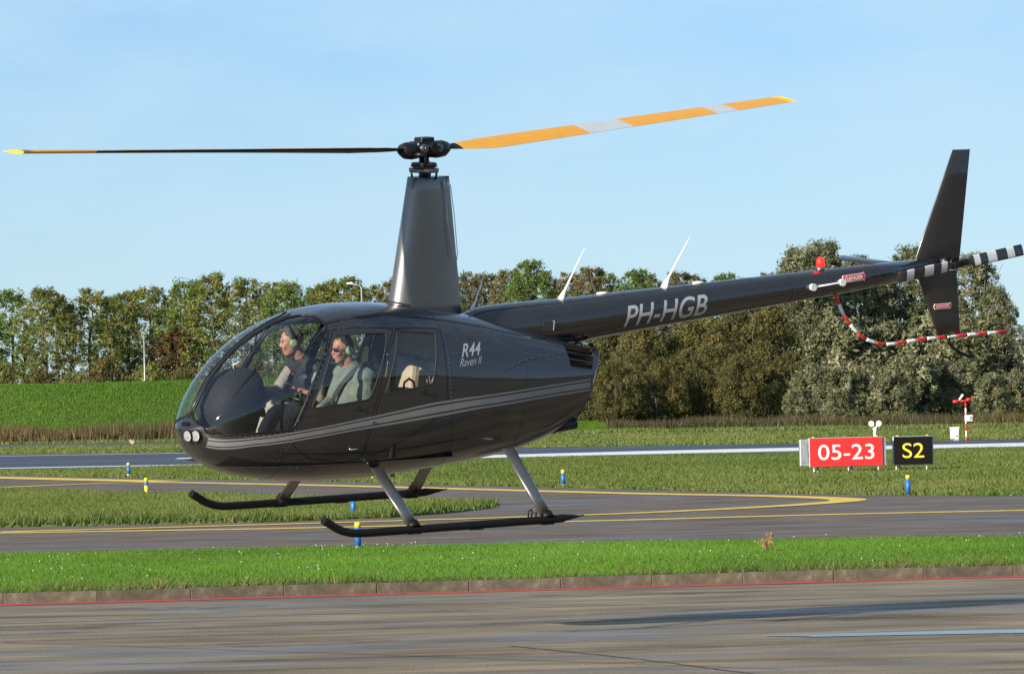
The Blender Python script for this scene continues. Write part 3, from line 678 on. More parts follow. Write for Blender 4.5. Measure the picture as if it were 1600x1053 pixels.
# ------------------------------------------------------------------ airfield furniture
M['blue'] = mat('blue_marker_paint', (0.02, 0.13, 0.46), 0.4, 0, 0.1, 20)
M['yel'] = mat('yellow_marker_paint', (0.72, 0.52, 0.03), 0.45, 0, 0.1, 20)
M['signred'] = mat('sign_red', (0.60, 0.016, 0.016), 0.5, 0, 0.14, 2.5)
M['signblk'] = mat('sign_black', (0.006, 0.006, 0.006), 0.6, 0, 0.1, spec=0.1)
M['alu'] = mat('aluminium', (0.42, 0.43, 0.43), 0.45, 0.7, 0.2, 10)
M['signyel'] = mat('sign_yellow_letters', (0.70, 0.55, 0.04), 0.5, 0, 0.05)

def marker(x, y, h, rings, label):
    e = empty('edge_marker', (x, y, 0)); tag(e, label, 'marker post', 'taxiway edge markers')
    r = 0.042
    for (a, b, c, nm) in rings:
        mb = MB(); P = [(0, 0, a * h), (0, 0, b * h)]
        rr = r * (1.04 if nm != 'post' else 1.0)
        if nm == 'cap': mb.tube([(0, 0, a * h), (0, 0, b * h - 0.012), (0, 0, b * h)], [rr, rr, rr * 0.7], 16)
        elif nm == 'base': mb.tube([(0, 0, -0.02), (0, 0, 0.02), (0, 0, b * h)], [rr * 0.7, rr * 0.8, rr], 16)
        else: mb.tube(P, rr, 16)
        mb.build(nm, M[c], e)
    return e
marker(-9.79, 169.3, 0.36, [(0, .2, 'yel', 'base'), (.2, .82, 'blue', 'post'), (.82, 1, 'yel', 'cap')], 'blue edge marker post with yellow ends beside the runway grass')
marker(-7.76, 140.5, 0.36, [(0, .55, 'yel', 'base'), (.55, .75, 'blue', 'post'), (.75, 1, 'yel', 'cap')], 'mostly yellow marker post with one blue band at the wedge edge')
marker(-2.73, 112.2, 0.36, [(0, .15, 'yel', 'base'), (.15, .82, 'blue', 'post'), (.82, 1, 'yel', 'cap')], 'blue marker post on the wedge grass between the two skids')
marker(-2.16, 90.96, 0.36, [(0, .08, 'yel', 'base'), (.08, .8, 'blue', 'post'), (.8, 1, 'yel', 'cap')], 'blue marker post crossed by the near skid at the grass strip edge')
marker(0.99, 138.2, 0.36, [(0, .16, 'yel', 'base'), (.16, .8, 'blue', 'post'), (.8, 1, 'yel', 'cap')], 'blue marker post in the grass behind the rear skid strut')
marker(7.11, 121.0, 0.36, [(0, .05, 'yel', 'base'), (.05, .8, 'blue', 'post'), (.8, 1, 'yel', 'cap')], 'blue marker post with yellow cap in front of the black sign')
marker(-1.88, 125.8, 0.36, [(0, .1, 'yel', 'base'), (.1, .82, 'blue', 'post'), (.82, 1, 'yel', 'cap')], 'blue marker post mostly hidden behind the far skid end')
# low orange taxi light
e = empty('taxi_light', (-3.29, 154.2, 0)); tag(e, 'low orange taxiway light with crossbar under the helicopter belly', 'light')
mb = MB(); mb.tube([(0, 0, -0.02), (0, 0, 0.16)], 0.03, 10); mb.build('stem', M['yel'], e)
M['orange'] = mat('orange_paint', (0.72, 0.26, 0.01), 0.45)
mb = MB(); mb.box((0, 0, 0.19), (0.5, 0.09, 0.07), bev=0.015); mb.build('crossbar', M['orange'], e)

# --- lettering
def text_tris(body, size=1.0, shear=0.0, offset=0.0, maxlen=0.06, space=1.0):
    cu = bpy.data.curves.new('t', 'FONT'); cu.body = body; cu.size = size; cu.shear = shear; cu.offset = offset; cu.space_character = space
    ob = bpy.data.objects.new('t', cu); COL.objects.link(ob)
    dg = bpy.context.evaluated_depsgraph_get(); me = bpy.data.meshes.new_from_object(ob.evaluated_get(dg))
    bpy.data.objects.remove(ob)
    bm = bmesh.new(); bm.from_mesh(me); bmesh.ops.triangulate(bm, faces=bm.faces)
    for _ in range(4):
        es = [e_ for e_ in bm.edges if e_.calc_length() > maxlen]
        if not es: break
        bmesh.ops.subdivide_edges(bm, edges=es, cuts=1); bmesh.ops.triangulate(bm, faces=bm.faces)
    bm.verts.index_update()
    V = [(v.co.x, v.co.y) for v in bm.verts]; Fc = [[v.index for v in f.verts] for f in bm.faces]; bm.free()
    x0 = min(v[0] for v in V); y0 = min(v[1] for v in V)
    V = [(a - x0, b - y0) for a, b in V]
    return V, Fc, max(v[0] for v in V), max(v[1] for v in V)
def fit_text(body, w, h, **k):
    V, Fc, W, H = text_tris(body, **k); return [(a * w / W, b * h / H) for a, b in V], Fc

# guidance sign in red
def sign(x, y, w, h, z0, rot, m, txt, tm, tw, th, label, legs):
    e = empty('guidance_sign', (x, y, 0)); e.rotation_euler = (0, 0, rot); tag(e, label, 'sign')
    mb = MB(); mb.box((0, 0.12, z0 + h / 2), (w, 0.24, h), bev=0.012); mb.build('housing', M['alu'], e)
    mb = MB(); mb.box((0, -0.006, z0 + h / 2), (w - 0.04, 0.02, h - 0.03)); mb.build('face', m, e)
    V, Fc = fit_text(txt, tw, th, offset=0.0, maxlen=2)
    mb = MB(); mb.add([(a - tw / 2, -0.0205, z0 + h / 2 - th / 2 + b) for a, b in V], Fc); mb.build('lettering', tm, e)
    for lx, ly in legs:
        mb = MB(); mb.tube([(lx, ly, -0.05), (lx, ly, z0 + 0.01)], 0.022, 10); mb.build('leg', M['alu'], e)
    for lx in (-w / 2 + 0.12, w / 2 - 0.12):
        mb = MB(); mb.tube([(lx, 0.12, z0 + h), (lx, 0.12, z0 + h + 0.02)], 0.03, 8); mb.build('eye_bolt', M['yel'], e)
    return e
sg = sign(7.37, 148.6, 1.66, 0.655, 0.145, 0.06, M['signred'], '05-23', M['white'], 1.25, 0.335, 'red runway holding sign with white 05-23 on thin legs', [(-.72, .02), (-.62, .2), (0.05, .02), (.14, .2), (.72, .02)])
mb = MB(); mb.box((-0.93, 0.13, 0.47), (0.2, 0.22, 0.60), bev=0.015); mb.box((-0.93, 0.015, 0.47), (0.15, 0.02, 0.44)); mb.build('control_box', M['alu'], sg)
mb = MB(); mb.box((0.865, 0.13, 0.47), (0.06, 0.2, 0.62)); mb.build('side_bracket', M['alu'], sg)
sign(8.88, 148.9, 0.90, 0.645, 0.145, 0.02, M['signblk'], 'S2', M['signyel'], 0.48, 0.33, 'black sign with yellow S2 beside the red sign', [(-.38, .04), (-.30, .2), (.30, .04)])

# twin headed lamp behind the sign
e = empty('twin_lamp', (11.5, 213, 0)); tag(e, 'white post with two round lamp heads behind the red sign', 'lamp')
mb = MB(); mb.tube([(0, 0, -0.05), (0, 0, 0.35), (0, 0, 0.42)], [0.06, 0.05, 0.08], 10); mb.build('post', M['white'], e)
for s in (-1, 1):
    mb = MB(); mb.tube([(0, 0, 0.42), (s * 0.12, 0, 0.56)], 0.03, 8); mb.tube([(s * 0.12, 0.10, 0.58), (s * 0.12, -0.02, 0.58), (s * 0.12, -0.10, 0.58)], [0.05, 0.085, 0.09], 14)
    mb.build('lamp_head', M['white'], e)
# white equipment cabinet
e = empty('equipment_cabinet', (14.05, 213.3, 0)); tag(e, 'small white equipment cabinet beside the red and white mast', 'cabinet')
mb = MB(); mb.box((0, 0, 0.17), (0.26, 0.24, 0.40), bev=0.01); mb.build('body', M['white'], e)
mb = MB(); mb.box((0, 0, 0.39), (0.32, 0.30, 0.03), bev=0.006); mb.build('lid', M['white'], e)
mb = MB(); mb.box((0.07, -0.135, 0.13), (0.15, 0.05, 0.05), bev=0.01); mb.build('vent_hood', M['alu'], e)
# red and white sensor mast
e = empty('sensor_mast', (14.25, 210.7, 0)); tag(e, 'slim red and white banded sensor mast with red crossbar on top', 'mast')
z = -0.05
for k, (b, c) in enumerate([(0.10, 'red'), (0.30, 'white'), (0.52, 'red'), (0.70, 'white'), (0.82, 'red'), (1.02, 'white'), (1.20, 'red')]):
    mb = MB(); mb.tube([(0, 0, z), (0, 0, b)], 0.028, 10); mb.build('mast_band', M[c], e); z = b
mb = MB(); mb.tube([(-0.40, 0, 1.23), (-0.2, 0, 1.23)], 0.05, 10); mb.tube([(-0.2, 0, 1.23), (0.18, 0, 1.27)], 0.025, 8); mb.tube([(0.02, 0, 1.27), (0.18, 0, 1.30)], 0.055, 10); mb.build('crossbar', M['red'], e)
mb = MB(); mb.tube([(-0.2, 0, 1.27), (-0.07, 0, 1.45)], [0.03, 0.045], 10); mb.build('sensor_head', M['white'], e)
mb = MB(); mb.box((0.09, -0.02, 0.70), (0.25, 0.18, 0.19), bev=0.012); mb.build('junction_box', M['white'], e)
mb = MB(); mb.box((0.15, -0.115, 0.70), (0.09, 0.01, 0.13)); mb.build('box_door', M['alu'], e)
# lamp posts beyond the dike
M['galv'] = mat('galvanised_steel', (0.30, 0.30, 0.29), 0.5, 0.5, 0.1)
e = empty('lamp_post', (-19.0, 345, 0)); tag(e, 'straight grey lamp post rising in front of the rusty tree', 'lamp post')
mb = MB(); mb.tube([(0, 0, -0.1), (0, 0, 5.0)], [0.06, 0.04], 10); mb.build('pole', M['galv'], e)
mb = MB(); mb.box((0, 0, 5.03), (0.26, 0.16, 0.08), bev=0.025); mb.build('lamp_head', M['galv'], e)
e = empty('lamp_post', (-7.6, 340, 0)); tag(e, 'grey lamp post with curved arm above the cabin roof', 'lamp post')
mb = MB(); mb.tube([(0, 0, -0.1), (0, 0, 7.0), (-0.05, 0, 7.15), (-0.2, 0, 7.22), (-0.45, 0, 7.25)], [0.08, 0.05, 0.045, 0.04, 0.04], 10); mb.build('pole', M['galv'], e)
mb = MB(); mb.tube([(-0.35, 0, 7.26), (-0.5, 0, 7.31), (-0.75, 0, 7.30)], [0.05, 0.11, 0.07], 10, flat=0.6); mb.build('lamp_head', M['white'], e)
# small lump by the road, dry weed
mb = MB(); mb.ellipsoid((0, 0, 0.07), (0.12, 0.1, 0.1)); mb.ellipsoid((-0.09, 0, 0.13), (0.06, 0.06, 0.07)); o = mb.build('stone', mat('pale_stone', (0.3, 0.25, 0.18), 0.8), None, (-15.2, 266.5, 0)); tag(o, 'small pale stone lying at the edge of the perimeter road', 'stone')
e = empty('dry_weed', (3.05, 81.5, 0.11)); tag(e, 'single dry brown weed sticking out of the grass strip', 'weed')
M['dryweed'] = mat('dry_stalk', (0.22, 0.13, 0.06), 0.9)
rw = random.Random(8); mb = MB()
for k in range(7):
    a = rw.uniform(0, 6.28); l = rw.uniform(0.1, 0.22); mb.tube([(0, 0, -0.02), (0.02 * math.cos(a), 0.02 * math.sin(a), l * 0.5), (0.07 * math.cos(a), 0.07 * math.sin(a), l)], [0.005, 0.004, 0.002], 5)
mb.build('stalk', M['dryweed'], e)
mb = MB()
for k in range(26):
    a = rw.uniform(0, 6.28); q = Vector((rw.uniform(-.07, .07), rw.uniform(-.05, .05), rw.uniform(0.03, 0.2))); d = Vector((math.cos(a), rw.uniform(-.5, .5), math.sin(a))) * 0.03; n_ = d.cross(Vector((0.2, 1, 0.3))).normalized() * 0.012
    mb.add([q - d, q + n_, q + d, q - n_], [(0, 1, 2, 3)])
mb.build('dead_leaves', M['dryweed'], e)
# ------------------------------------------------------------------ helicopter: pose and fuselage surface
def rot(ax, a): return Matrix.Rotation(a, 4, ax)
HM = Matrix.Translation((-0.92, 59.2, 1.03)) @ rot('Z', math.radians(34)) @ rot('Y', math.radians(-1.6)) @ rot('X', math.radians(6))
heli = empty('helicopter', mat=HM)
tag(heli, 'dark charcoal light helicopter hovering low over the apron', 'helicopter')
XN=-2.41
def interp(tab,x):
    # Catmull-Rom style (finite-difference) cubic through table of (x,v)
    n=len(tab)
    if x<=tab[0][0]: return tab[0][1]
    if x>=tab[-1][0]: return tab[-1][1]
    i=0
    while tab[i+1][0]<x: i+=1
    x0,v0=tab[i]; x1,v1=tab[i+1]; h=x1-x0; d=(v1-v0)/h
    def slope(k):
        if k==0: return (tab[1][1]-tab[0][1])/(tab[1][0]-tab[0][0])
        if k==n-1: return (tab[-1][1]-tab[-2][1])/(tab[-1][0]-tab[-2][0])
        h0=tab[k][0]-tab[k-1][0]; h1=tab[k+1][0]-tab[k][0]
        d0=(tab[k][1]-tab[k-1][1])/h0; d1=(tab[k+1][1]-tab[k][1])/h1
        if d0*d1<=0: return 0.0
        w0=2*h1+h0; w1=h1+2*h0
        return (w0+w1)/(w0/d0+w1/d1)
    m0=slope(i); m1=slope(i+1); t=(x-x0)/h
    return (v0*(1+2*t)*(1-t)**2+h*m0*t*(1-t)**2+v1*t*t*(3-2*t)+h*m1*t*t*(t-1))
def U(x): return math.sqrt(max(x-XN,0))
def tu(t): return [(U(x),v) for x,v in t]
ZT=tu([(XN,.93),(-2.36,.99),(-2.30,1.07),(-2.24,1.19),(-2.13,1.36),(-2.0,1.495),(-1.84,1.63),(-1.67,1.735),(-1.5,1.815),(-1.33,1.875),(-1.16,1.915),(-1.0,1.94),(-.8,1.955),(-.6,1.957),(-.26,1.935),(.08,1.89),(.48,1.82),(.75,1.755),(1.04,1.685),(1.46,1.585),(1.80,1.50)])
ZB=tu([(XN,.93),(-2.36,.82),(-2.28,.70),(-2.2,.64),(-2.08,.575),(-1.89,.51),(-1.56,.455),(-1.1,.425),(-.7,.425),(-.43,.44),(-.1,.465),(.24,.495),(.58,.53),(.85,.56),(1.06,.605),(1.27,.665),(1.47,.74),(1.65,.82),(1.80,.89)])
WW=tu([(XN,0),(-2.36,.165),(-2.28,.29),(-2.15,.42),(-2.0,.505),(-1.8,.57),(-1.55,.615),(-1.25,.64),(-.9,.645),(-.3,.64),(.2,.615),(.6,.57),(1.0,.505),(1.4,.43),(1.80,.35)])
ZM=tu([(XN,.93),(-2.2,.96),(-1.9,1.0),(-1.4,1.06),(-.6,1.08),(.3,1.10),(1.0,1.14),(1.80,1.21)])
NN=tu([(XN,2.0),(-2.2,2.3),(-1.9,2.5),(-1.4,2.65),(-.5,2.8),(.5,2.6),(1.80,2.3)])
def sec(u): return interp(ZT,u),interp(ZB,u),interp(WW,u),interp(ZM,u),interp(NN,u)
def S(x,th,off=0.0):
    """near (left) side point; th polar angle from top (0) to bottom (pi)"""
    u=U(x); zt,zb,w,zm,n=sec(u)
    c,s=math.cos(th),math.sin(th)
    a=(zt-zm) if c>=0 else (zm-zb)
    if a<1e-6 or w<1e-6: return (x,0.0,zm)
    r=((abs(c)/a)**n+(abs(s)/w)**n)**(-1/n)+off
    return (x,-r*s,zm+r*c)
def g(p):
    x,y,z=p
    u=U(x); zt,zb,w,zm,n=sec(u); dz=z-zm; a=(zt-zm) if dz>=0 else (zm-zb)
    if x<=XN or x>1.9 or w<1e-6 or a<1e-6: return 1.0
    return (abs(dz)/a)**n+(abs(y)/w)**n-1

XEND = [(0, 1.84), (15, 1.838), (39, 1.829), (65, 1.752), (87, 1.695), (111, 1.63), (127, 1.59), (142, 1.58), (180, 1.56)]
def pt(x, deg, side=-1, off=0.0):
    p = S(x, math.radians(deg), off); return Vector((p[0], p[1] * (-side), p[2]))
def nrm(x, deg, side=-1):
    e = 1e-3
    if x - XN < 2e-3: x = XN + 2e-3
    a = pt(x + e, deg, side) - pt(x - e, deg, side); b = pt(x, deg + 0.1, side) - pt(x, deg - 0.1, side)
    n = a.cross(b); n.normalize()
    c = Vector((x, 0, interp(ZM, U(x))))
    if n.dot(pt(x, deg, side) - c) < 0: n = -n
    return n
D = lambda L: [(x, d) for x, d in L]
WS = [(-2.294, 9.6), (-2.245, 6.2), (-2.14, 4.7), (-2.009, 3.6), (-1.849, 3.4), (-1.688, 3.6), (-1.547, 4.0), (-1.367, 4.8), (-1.263, 8.6), (-1.198, 16.7), (-1.182, 24.4), (-1.197, 32.3), (-1.234, 38.4), (-1.305, 47.2), (-1.406, 60.6), (-1.504, 75.2), (-1.588, 89.9), (-1.635, 97.6), (-1.66, 98.4), (-1.897, 97.4), (-2.139, 97.2), (-2.28, 99.5), (-2.305, 95), (-2.337, 77.4), (-2.325, 40)]
FD = [(-1.162, 33.5), (-1.288, 47.4), (-1.447, 66.5), (-1.588, 91.4), (-1.622, 105.9), (-1.61, 113.1), (-1.53, 119), (-1.417, 124.8), (-1.114, 128.5), (-0.96, 127.3), (-0.912, 123.3), (-0.903, 112.0), (-0.868, 98.3), (-0.686, 51.3), (-0.56, 37.3), (-0.575, 35.5), (-0.85, 33.4), (-1.14, 32.4)]
FW = [(-1.14, 36.8), (-0.9, 37.4), (-0.657, 38.3), (-0.642, 39.9), (-0.66, 43.2), (-0.862, 77.4), (-0.885, 79.8), (-0.918, 80.9), (-1.18, 82.6), (-1.441, 83.7), (-1.455, 82.8), (-1.453, 80.8), (-1.284, 54.0), (-1.176, 38.5)]
RD = [(-0.537, 37.4), (-0.667, 51.4), (-0.84, 98.5), (-0.884, 112.1), (-0.900, 118.9), (-0.874, 123.2), (-0.797, 124.0), (-0.503, 114.6), (-0.23, 102.5), (-0.047, 89.4), (-0.058, 75.0), (-0.062, 55.7), (-0.05, 38.4), (-0.07, 36), (-0.3, 35.6), (-0.52, 35.8)]
RW = [(-0.492, 38.3), (-0.148, 39.0), (-0.123, 40.8), (-0.132, 43.8), (-0.21, 70.2), (-0.225, 72.4), (-0.254, 73.4), (-0.70, 78.0), (-0.72, 77), (-0.547, 42.5), (-0.525, 39.0)]
GR = [(1.427, 26.0), (1.405, 38), (1.398, 48.6), (1.4, 68.9), (1.55, 73), (1.655, 75.5), (1.70, 62), (1.735, 48.9), (1.77, 24)]
def shrink(poly, d):
    """offset a closed (x, deg) outline inwards by d metres"""
    K = 0.0118; P = [Vector((x, a * K)) for x, a in poly]; n = len(P)
    ar = sum(P[i].x * P[(i + 1) % n].y - P[(i + 1) % n].x * P[i].y for i in range(n)); s = 1 if ar > 0 else -1
    out = []
    for i in range(n):
        a = (P[i] - P[i - 1]).normalized(); b = (P[(i + 1) % n] - P[i]).normalized()
        na = Vector((-a.y, a.x)) * s; nb = Vector((-b.y, b.x)) * s
        m_ = (na + nb); L = max(m_.dot(na), 0.5)
        q = P[i] + m_ * (d / L); out.append((q.x, q.y / K))
    return out
def dens(poly, step=0.03):
    out = []
    for i in range(len(poly)):
        a = poly[i]; b = poly[(i + 1) % len(poly)]; L = math.hypot(a[0] - b[0], (a[1] - b[1]) * 0.0118); n = max(1, int(L / step))
        for k in range(n): out.append((a[0] + (b[0] - a[0]) * k / n, a[1] + (b[1] - a[1]) * k / n))
    return out
GAP = 0.0055
ends = [(interp(XEND, d), d) for d in np.linspace(180, 0, 46)]
DOM = [(XN + 0.0004, 0.0), (XN + 0.0004, 180.0)] + [(x, d) for x, d in ends]
loops = dict(ws=WS, fd=FD, fdi=shrink(FD, GAP), fw=FW, rd=RD, rdi=shrink(RD, GAP), rw=RW, gr=GR)
loops = {k: dens(v) for k, v in loops.items()}
KT = 0.7
def toP(q): return Vector((U(q[0]), math.radians(q[1]) * KT))
V2 = []; E2 = []
def addloop(L):
    b = len(V2); V2.extend(toP(q) for q in L); n = len(L); E2.extend((b + i, b + (i + 1) % n) for i in range(n))
addloop(dens(DOM, 0.04))
for k in loops: addloop(loops[k])
uu = np.linspace(0.03, U(1.80), 84)
for u in uu:
    for d in np.arange(4, 180, 4.0):
        x = XN + u * u
        if x < interp(XEND, d) - 0.012: V2.append(Vector((u, math.radians(d) * KT)))
res = delaunay_2d_cdt(V2, E2, [], 0, 1e-6)
PV, PF = res[0], res[2]
PX = [(XN + v.x * v.x, math.degrees(v.y / KT)) for v in PV]
cent = np.array([[sum(PX[i][0] for i in f) / 3, sum(PX[i][1] for i in f) / 3] for f in PF])
# classify in (u, deg) space to stay consistent with the triangulation
cu_ = np.array([[sum(PV[i].x for i in f) / 3, sum(PV[i].y for i in f) / 3] for f in PF])
inl = {k: in_poly(cu_, [tuple(toP(q)) for q in L]) for k, L in loops.items()}
ind = in_poly(cu_, [tuple(toP(q)) for q in dens(DOM, 0.04)])
reg = {}
reg['windshield'] = inl['ws'] & ind
reg['door_f'] = inl['fdi'] & ~inl['fw']
reg['pane_f'] = inl['fw']
reg['door_r'] = inl['rdi'] & ~inl['rw']
reg['pane_r'] = inl['rw']
reg['body'] = ind & ~inl['ws'] & ~inl['fd'] & ~inl['rd'] & ~inl['gr']
def region_mesh(name, mask, sides, m, off=0.0):
    used = {}; V = []; N = []; F = []
    for side in sides:
        for fi in np.nonzero(mask)[0]:
            f = []
            for i in PF[fi]:
                key = (i, side)
                if key not in used:
                    x, d = PX[i]; x = max(x, XN + 0.0004); n = nrm(x, d, side); used[key] = len(V)
                    V.append(pt(x, d, side) + n * off); N.append(n)
                f.append(used[key])
            a = (V[f[1]] - V[f[0]]).cross(V[f[2]] - V[f[0]])
            if a.dot(N[f[0]] + N[f[1]] + N[f[2]]) < 0: f = f[::-1]
            F.append(f)
    me = bpy.data.meshes.new(name); me.from_pydata([tuple(v) for v in V], [], F)
    me.polygons.foreach_set('use_smooth', [True] * len(F)); me.materials.append(m); me.update()
    me.normals_split_custom_set_from_vertices([tuple(n) for n in N])
    return me
def surf_line(path, side=-1, off=0.0, step=0.03):
    P = []
    for i in range(len(path) - 1):
        a, b = path[i], path[i + 1]; L = math.hypot(a[0] - b[0], (a[1] - b[1]) * 0.0118); n = max(1, int(L / step))
        for k in range(n):
            x = a[0] + (b[0] - a[0]) * k / n; d = a[1] + (b[1] - a[1]) * k / n; P.append(pt(x, d, side) + nrm(x, d, side) * off)
    P.append(pt(*path[-1], side) + nrm(*path[-1], side) * off); return P

link('fuselage', region_mesh('fuselage', reg['body'], (-1, 1), M['paint']), heli)
for side in (-1, 1):
    w = link('windshield', region_mesh('windshield', reg['windshield'], (side,), M['glass'], -0.003), heli)
    w['label'] = 'clear curved windshield half'
    mb = MB(); L = surf_line(WS + WS[:1], side, 0.001); mb.tube(L, 0.009, 6, cap=False); mb.build('window_seal', M['blackm'], w)
    for dn, pn, dl, wl_ in (('door_f', 'pane_f', FD, FW), ('door_r', 'pane_r', RD, RW)):
        d_ = link('door', region_mesh('door', reg[dn], (side,), M['paint']), heli)
        link('window_pane', region_mesh('window_pane', reg[pn], (side,), M['glass_s'], -0.004), d_)
        mb = MB(); mb.tube(surf_line(wl_ + wl_[:1], side, 0.0), 0.006, 6, cap=False); mb.build('window_seal', M['rubber'], d_)
        # recessed rabbet behind the gap
        mb = MB(); A = dens(dl, 0.03); B = dens(shrink(dl, GAP * 2.2), 0.03); n = len(A)
        B = [shrink(dl, GAP * 2.2)[0]] if False else None
        mb.tube(surf_line(dl + dl[:1], side, -0.02), 0.013, 5, cap=False); mb.build('door_frame', M['black'], d_)
        # latch handle, lower step plate and hinges
        if dn == 'door_f': hp, lp = (-0.985, 88.0), (-1.06, 117.5)
        else: hp, lp = (-0.30, 79.5), None
        mb = MB(); c = pt(*hp, side); nv = nrm(*hp, side)
        mb.tube([c - nv * 0.005, c + nv * 0.012], 0.012, 8); mb.tube([c + nv * 0.014 + Vector((-0.035, 0, 0.004)), c + nv * 0.016, c + nv * 0.014 + Vector((0.004, 0, 0.035))], 0.006, 6)
        mb.build('handle', M['black'], d_)
        if lp:
            mb = MB(); c = pt(*lp, side); nv = nrm(*lp, side); mb.tube([c - nv * 0.004, c + nv * 0.018], 0.011, 8); mb.tube([c + nv * 0.018, c + nv * 0.02 + Vector((0.075, 0, 0.004))], [0.009, 0.005], 6)
            mb.build('latch', M['steel'], d_)
        for hx in ((dl[1], dl[3]) if dn == 'door_f' else (dl[1], dl[2])):
            mb = MB(); c = pt(hx[0] - 0.005, hx[1], side) + nrm(hx[0], hx[1], side) * 0.004; mb.box(c, (0.03, 0.012, 0.02), bev=0.003); mb.tube([c + Vector((0.004, 0, -0.014)), c + Vector((0, 0, 0.014))], 0.006, 6); mb.build('hinge', M['dsteel'], d_)
        # pressed access panel below the window
        ap = [(-1.555, 88.5), (-1.43, 87.5), (-1.415, 90), (-1.475, 104), (-1.49, 105), (-1.60, 106)] if dn == 'door_f' else [(-0.80, 84), (-0.67, 82.5), (-0.655, 85), (-0.705, 97.5), (-0.72, 99), (-0.83, 100)]
        mb = MB(); mb.tube(surf_line([(a + 0.0, b) for a, b in ap], side, -0.0018), 0.0028, 5, cap=False); mb.build('pressed_edge', M['paint2'], d_)

# paint stripes and lettering lie as thin film on the skin
ST = [(-2.302, 105.9), (-2.13, 102.3), (-1.961, 101.0), (-1.565, 100.2), (-0.996, 95.4), (-0.598, 91.4), (-0.124, 86.8), (0.372, 85.1), (1.056, 84.6), (1.655, 86.6)]
SB = [(-2.30, 124.9), (-2.13, 114.5), (-1.952, 109.7), (-1.558, 108.0), (-0.991, 103.7), (-0.595, 101.3), (-0.122, 98.5), (0.374, 96.0), (1.059, 97.2), (1.628, 102.3)]
def stripe(f0, f1, side):
    P = np.linspace(0, 1, 110); a = []; b = []
    xs = np.linspace(-2.29, 1.64, 110)
    for x in xs:
        dt = interp(ST, x); db = interp(SB, x); a.append((x, dt + (db - dt) * f0)); b.append((x, dt + (db - dt) * f1))
    mb = MB(); V = []
    for p, q in zip(a, b): V += [pt(*p, side) + nrm(*p, side) * 0.0012, pt(*q, side) + nrm(*q, side) * 0.0012]
    mb.add(V, [(2 * i, 2 * i + 1, 2 * i + 3, 2 * i + 2) for i in range(109)], 0, True); mb.build('stripe', M['stripe'], heli)
for side in (-1, 1):
    stripe(0.0, 0.15, side); stripe(0.27, 0.72, side); stripe(0.84, 1.0, side)
def decal(txt, x0, d0, w, h, m, name, shear=0.25, offset=0.0, drop=0.0):
    V, Fc = fit_text(txt, w, h, shear=shear, offset=offset, maxlen=0.12)
    mb = MB(); P = []
    for a, b in V:
        x = x0 + a; zc = interp(ZM, U(x)); deg = d0 - (b + drop * a) / 0.66 * 57.3 * 1.0
        P.append(pt(x, deg, -1) + nrm(x, deg, -1) * 0.0014)
    mb.add(P, Fc, 0, True); mb.build(name, m, heli)
decal('R44', 0.115, 55.6, 0.25, 0.105, M['silver'], 'model_lettering', 0.55, 0.012, 0.10)
decal('Raven II', 0.085, 62.0, 0.26, 0.062, M['silver'], 'model_lettering', 0.5, -0.004, 0.09)

# seams and rivets
def seam(paths, name='panel_seam', r=0.0028, m='black'):
    for p in paths:
        for side in (-1, 1):
            mb = MB(); mb.tube(surf_line(p, side, -0.0012), r, 5, cap=False); mb.build(name, M[m], heli)
seam([[(-0.041, 8), (-0.041, 34.7)], [(-0.045, 36), (-0.02, 55), (-0.015, 89), (-0.02, 102), (0.03, 127), (0.03, 178)], [(0.914, 23.5), (0.876, 58.6), (0.809, 98.5), (0.80, 140)], [(0.587, 66.9), (0.887, 58.7), (1.384, 52.3)], [(-1.62, 106), (-1.70, 118), (-1.68, 140), (-1.66, 178)], [(-2.30, 127), (-2.0, 124), (-1.7, 122)]])
rv = MB(); rr_ = random.Random(3)
def rivets(path, step, side=-1, r=0.005):
    r *= 1.3
    P = surf_line(path, side, 0.0, 0.004); acc = 0; last = P[0]
    for p in P:
        acc += (p - last).length; last = p
        if acc >= step:
            acc = 0; c = p; zc = Vector((c.x, 0, 1.1)); n = (c - zc).normalized(); t = n.cross(Vector((1, 0, 0))).normalized(); b = n.cross(t)
            rv.add([c + t * r, c + b * r, c - t * r, c - b * r, c + n * r * 0.7], [(0, 1, 4), (1, 2, 4), (2, 3, 4), (3, 0, 4)], 0, True)
for side in (-1, 1):
    rivets([(-2.28, 102.3), (-2.139, 99.9), (-1.897, 99.9), (-1.66, 100.6)], 0.05, side, 0.0075)
    rivets([(-1.172, 33.0), (-1.31, 50), (-1.45, 69), (-1.60, 92), (-1.64, 106)], 0.055, side, 0.005)
    rivets([(-2.30, 5.5), (-2.14, 2.4), (-2.0, 1.6), (-1.6, 1.6), (-1.25, 2.5), (-1.16, 15), (-1.155, 31), (-0.9, 31.6), (-0.56, 33.8), (-0.05, 34.2)], 0.04, side, 0.004)
    rivets([(-0.03, 37), (-0.03, 60), (-0.02, 88)], 0.035, side, 0.004)
    rivets([(0.914, 23.5), (0.876, 58.6)], 0.06, side, 0.004)
    rivets([(0.6, 65.6), (0.887, 57.7), (1.384, 51.4)], 0.09, side, 0.004)
    rivets([(-2.25, 128), (-2.1, 127), (-1.9, 128), (-1.7, 131), (-1.5, 133)], 0.07, side, 0.005)
    rivets([(-1.68, 108), (-1.75, 119), (-1.80, 128), (-1.85, 138)], 0.05, side, 0.005)
    rivets([(-1.62, 128), (-1.5, 127), (-1.3, 131)], 0.1, side, 0.004)
o = rv.build('rivets', M['steel'], heli); o['kind'] = 'stuff'

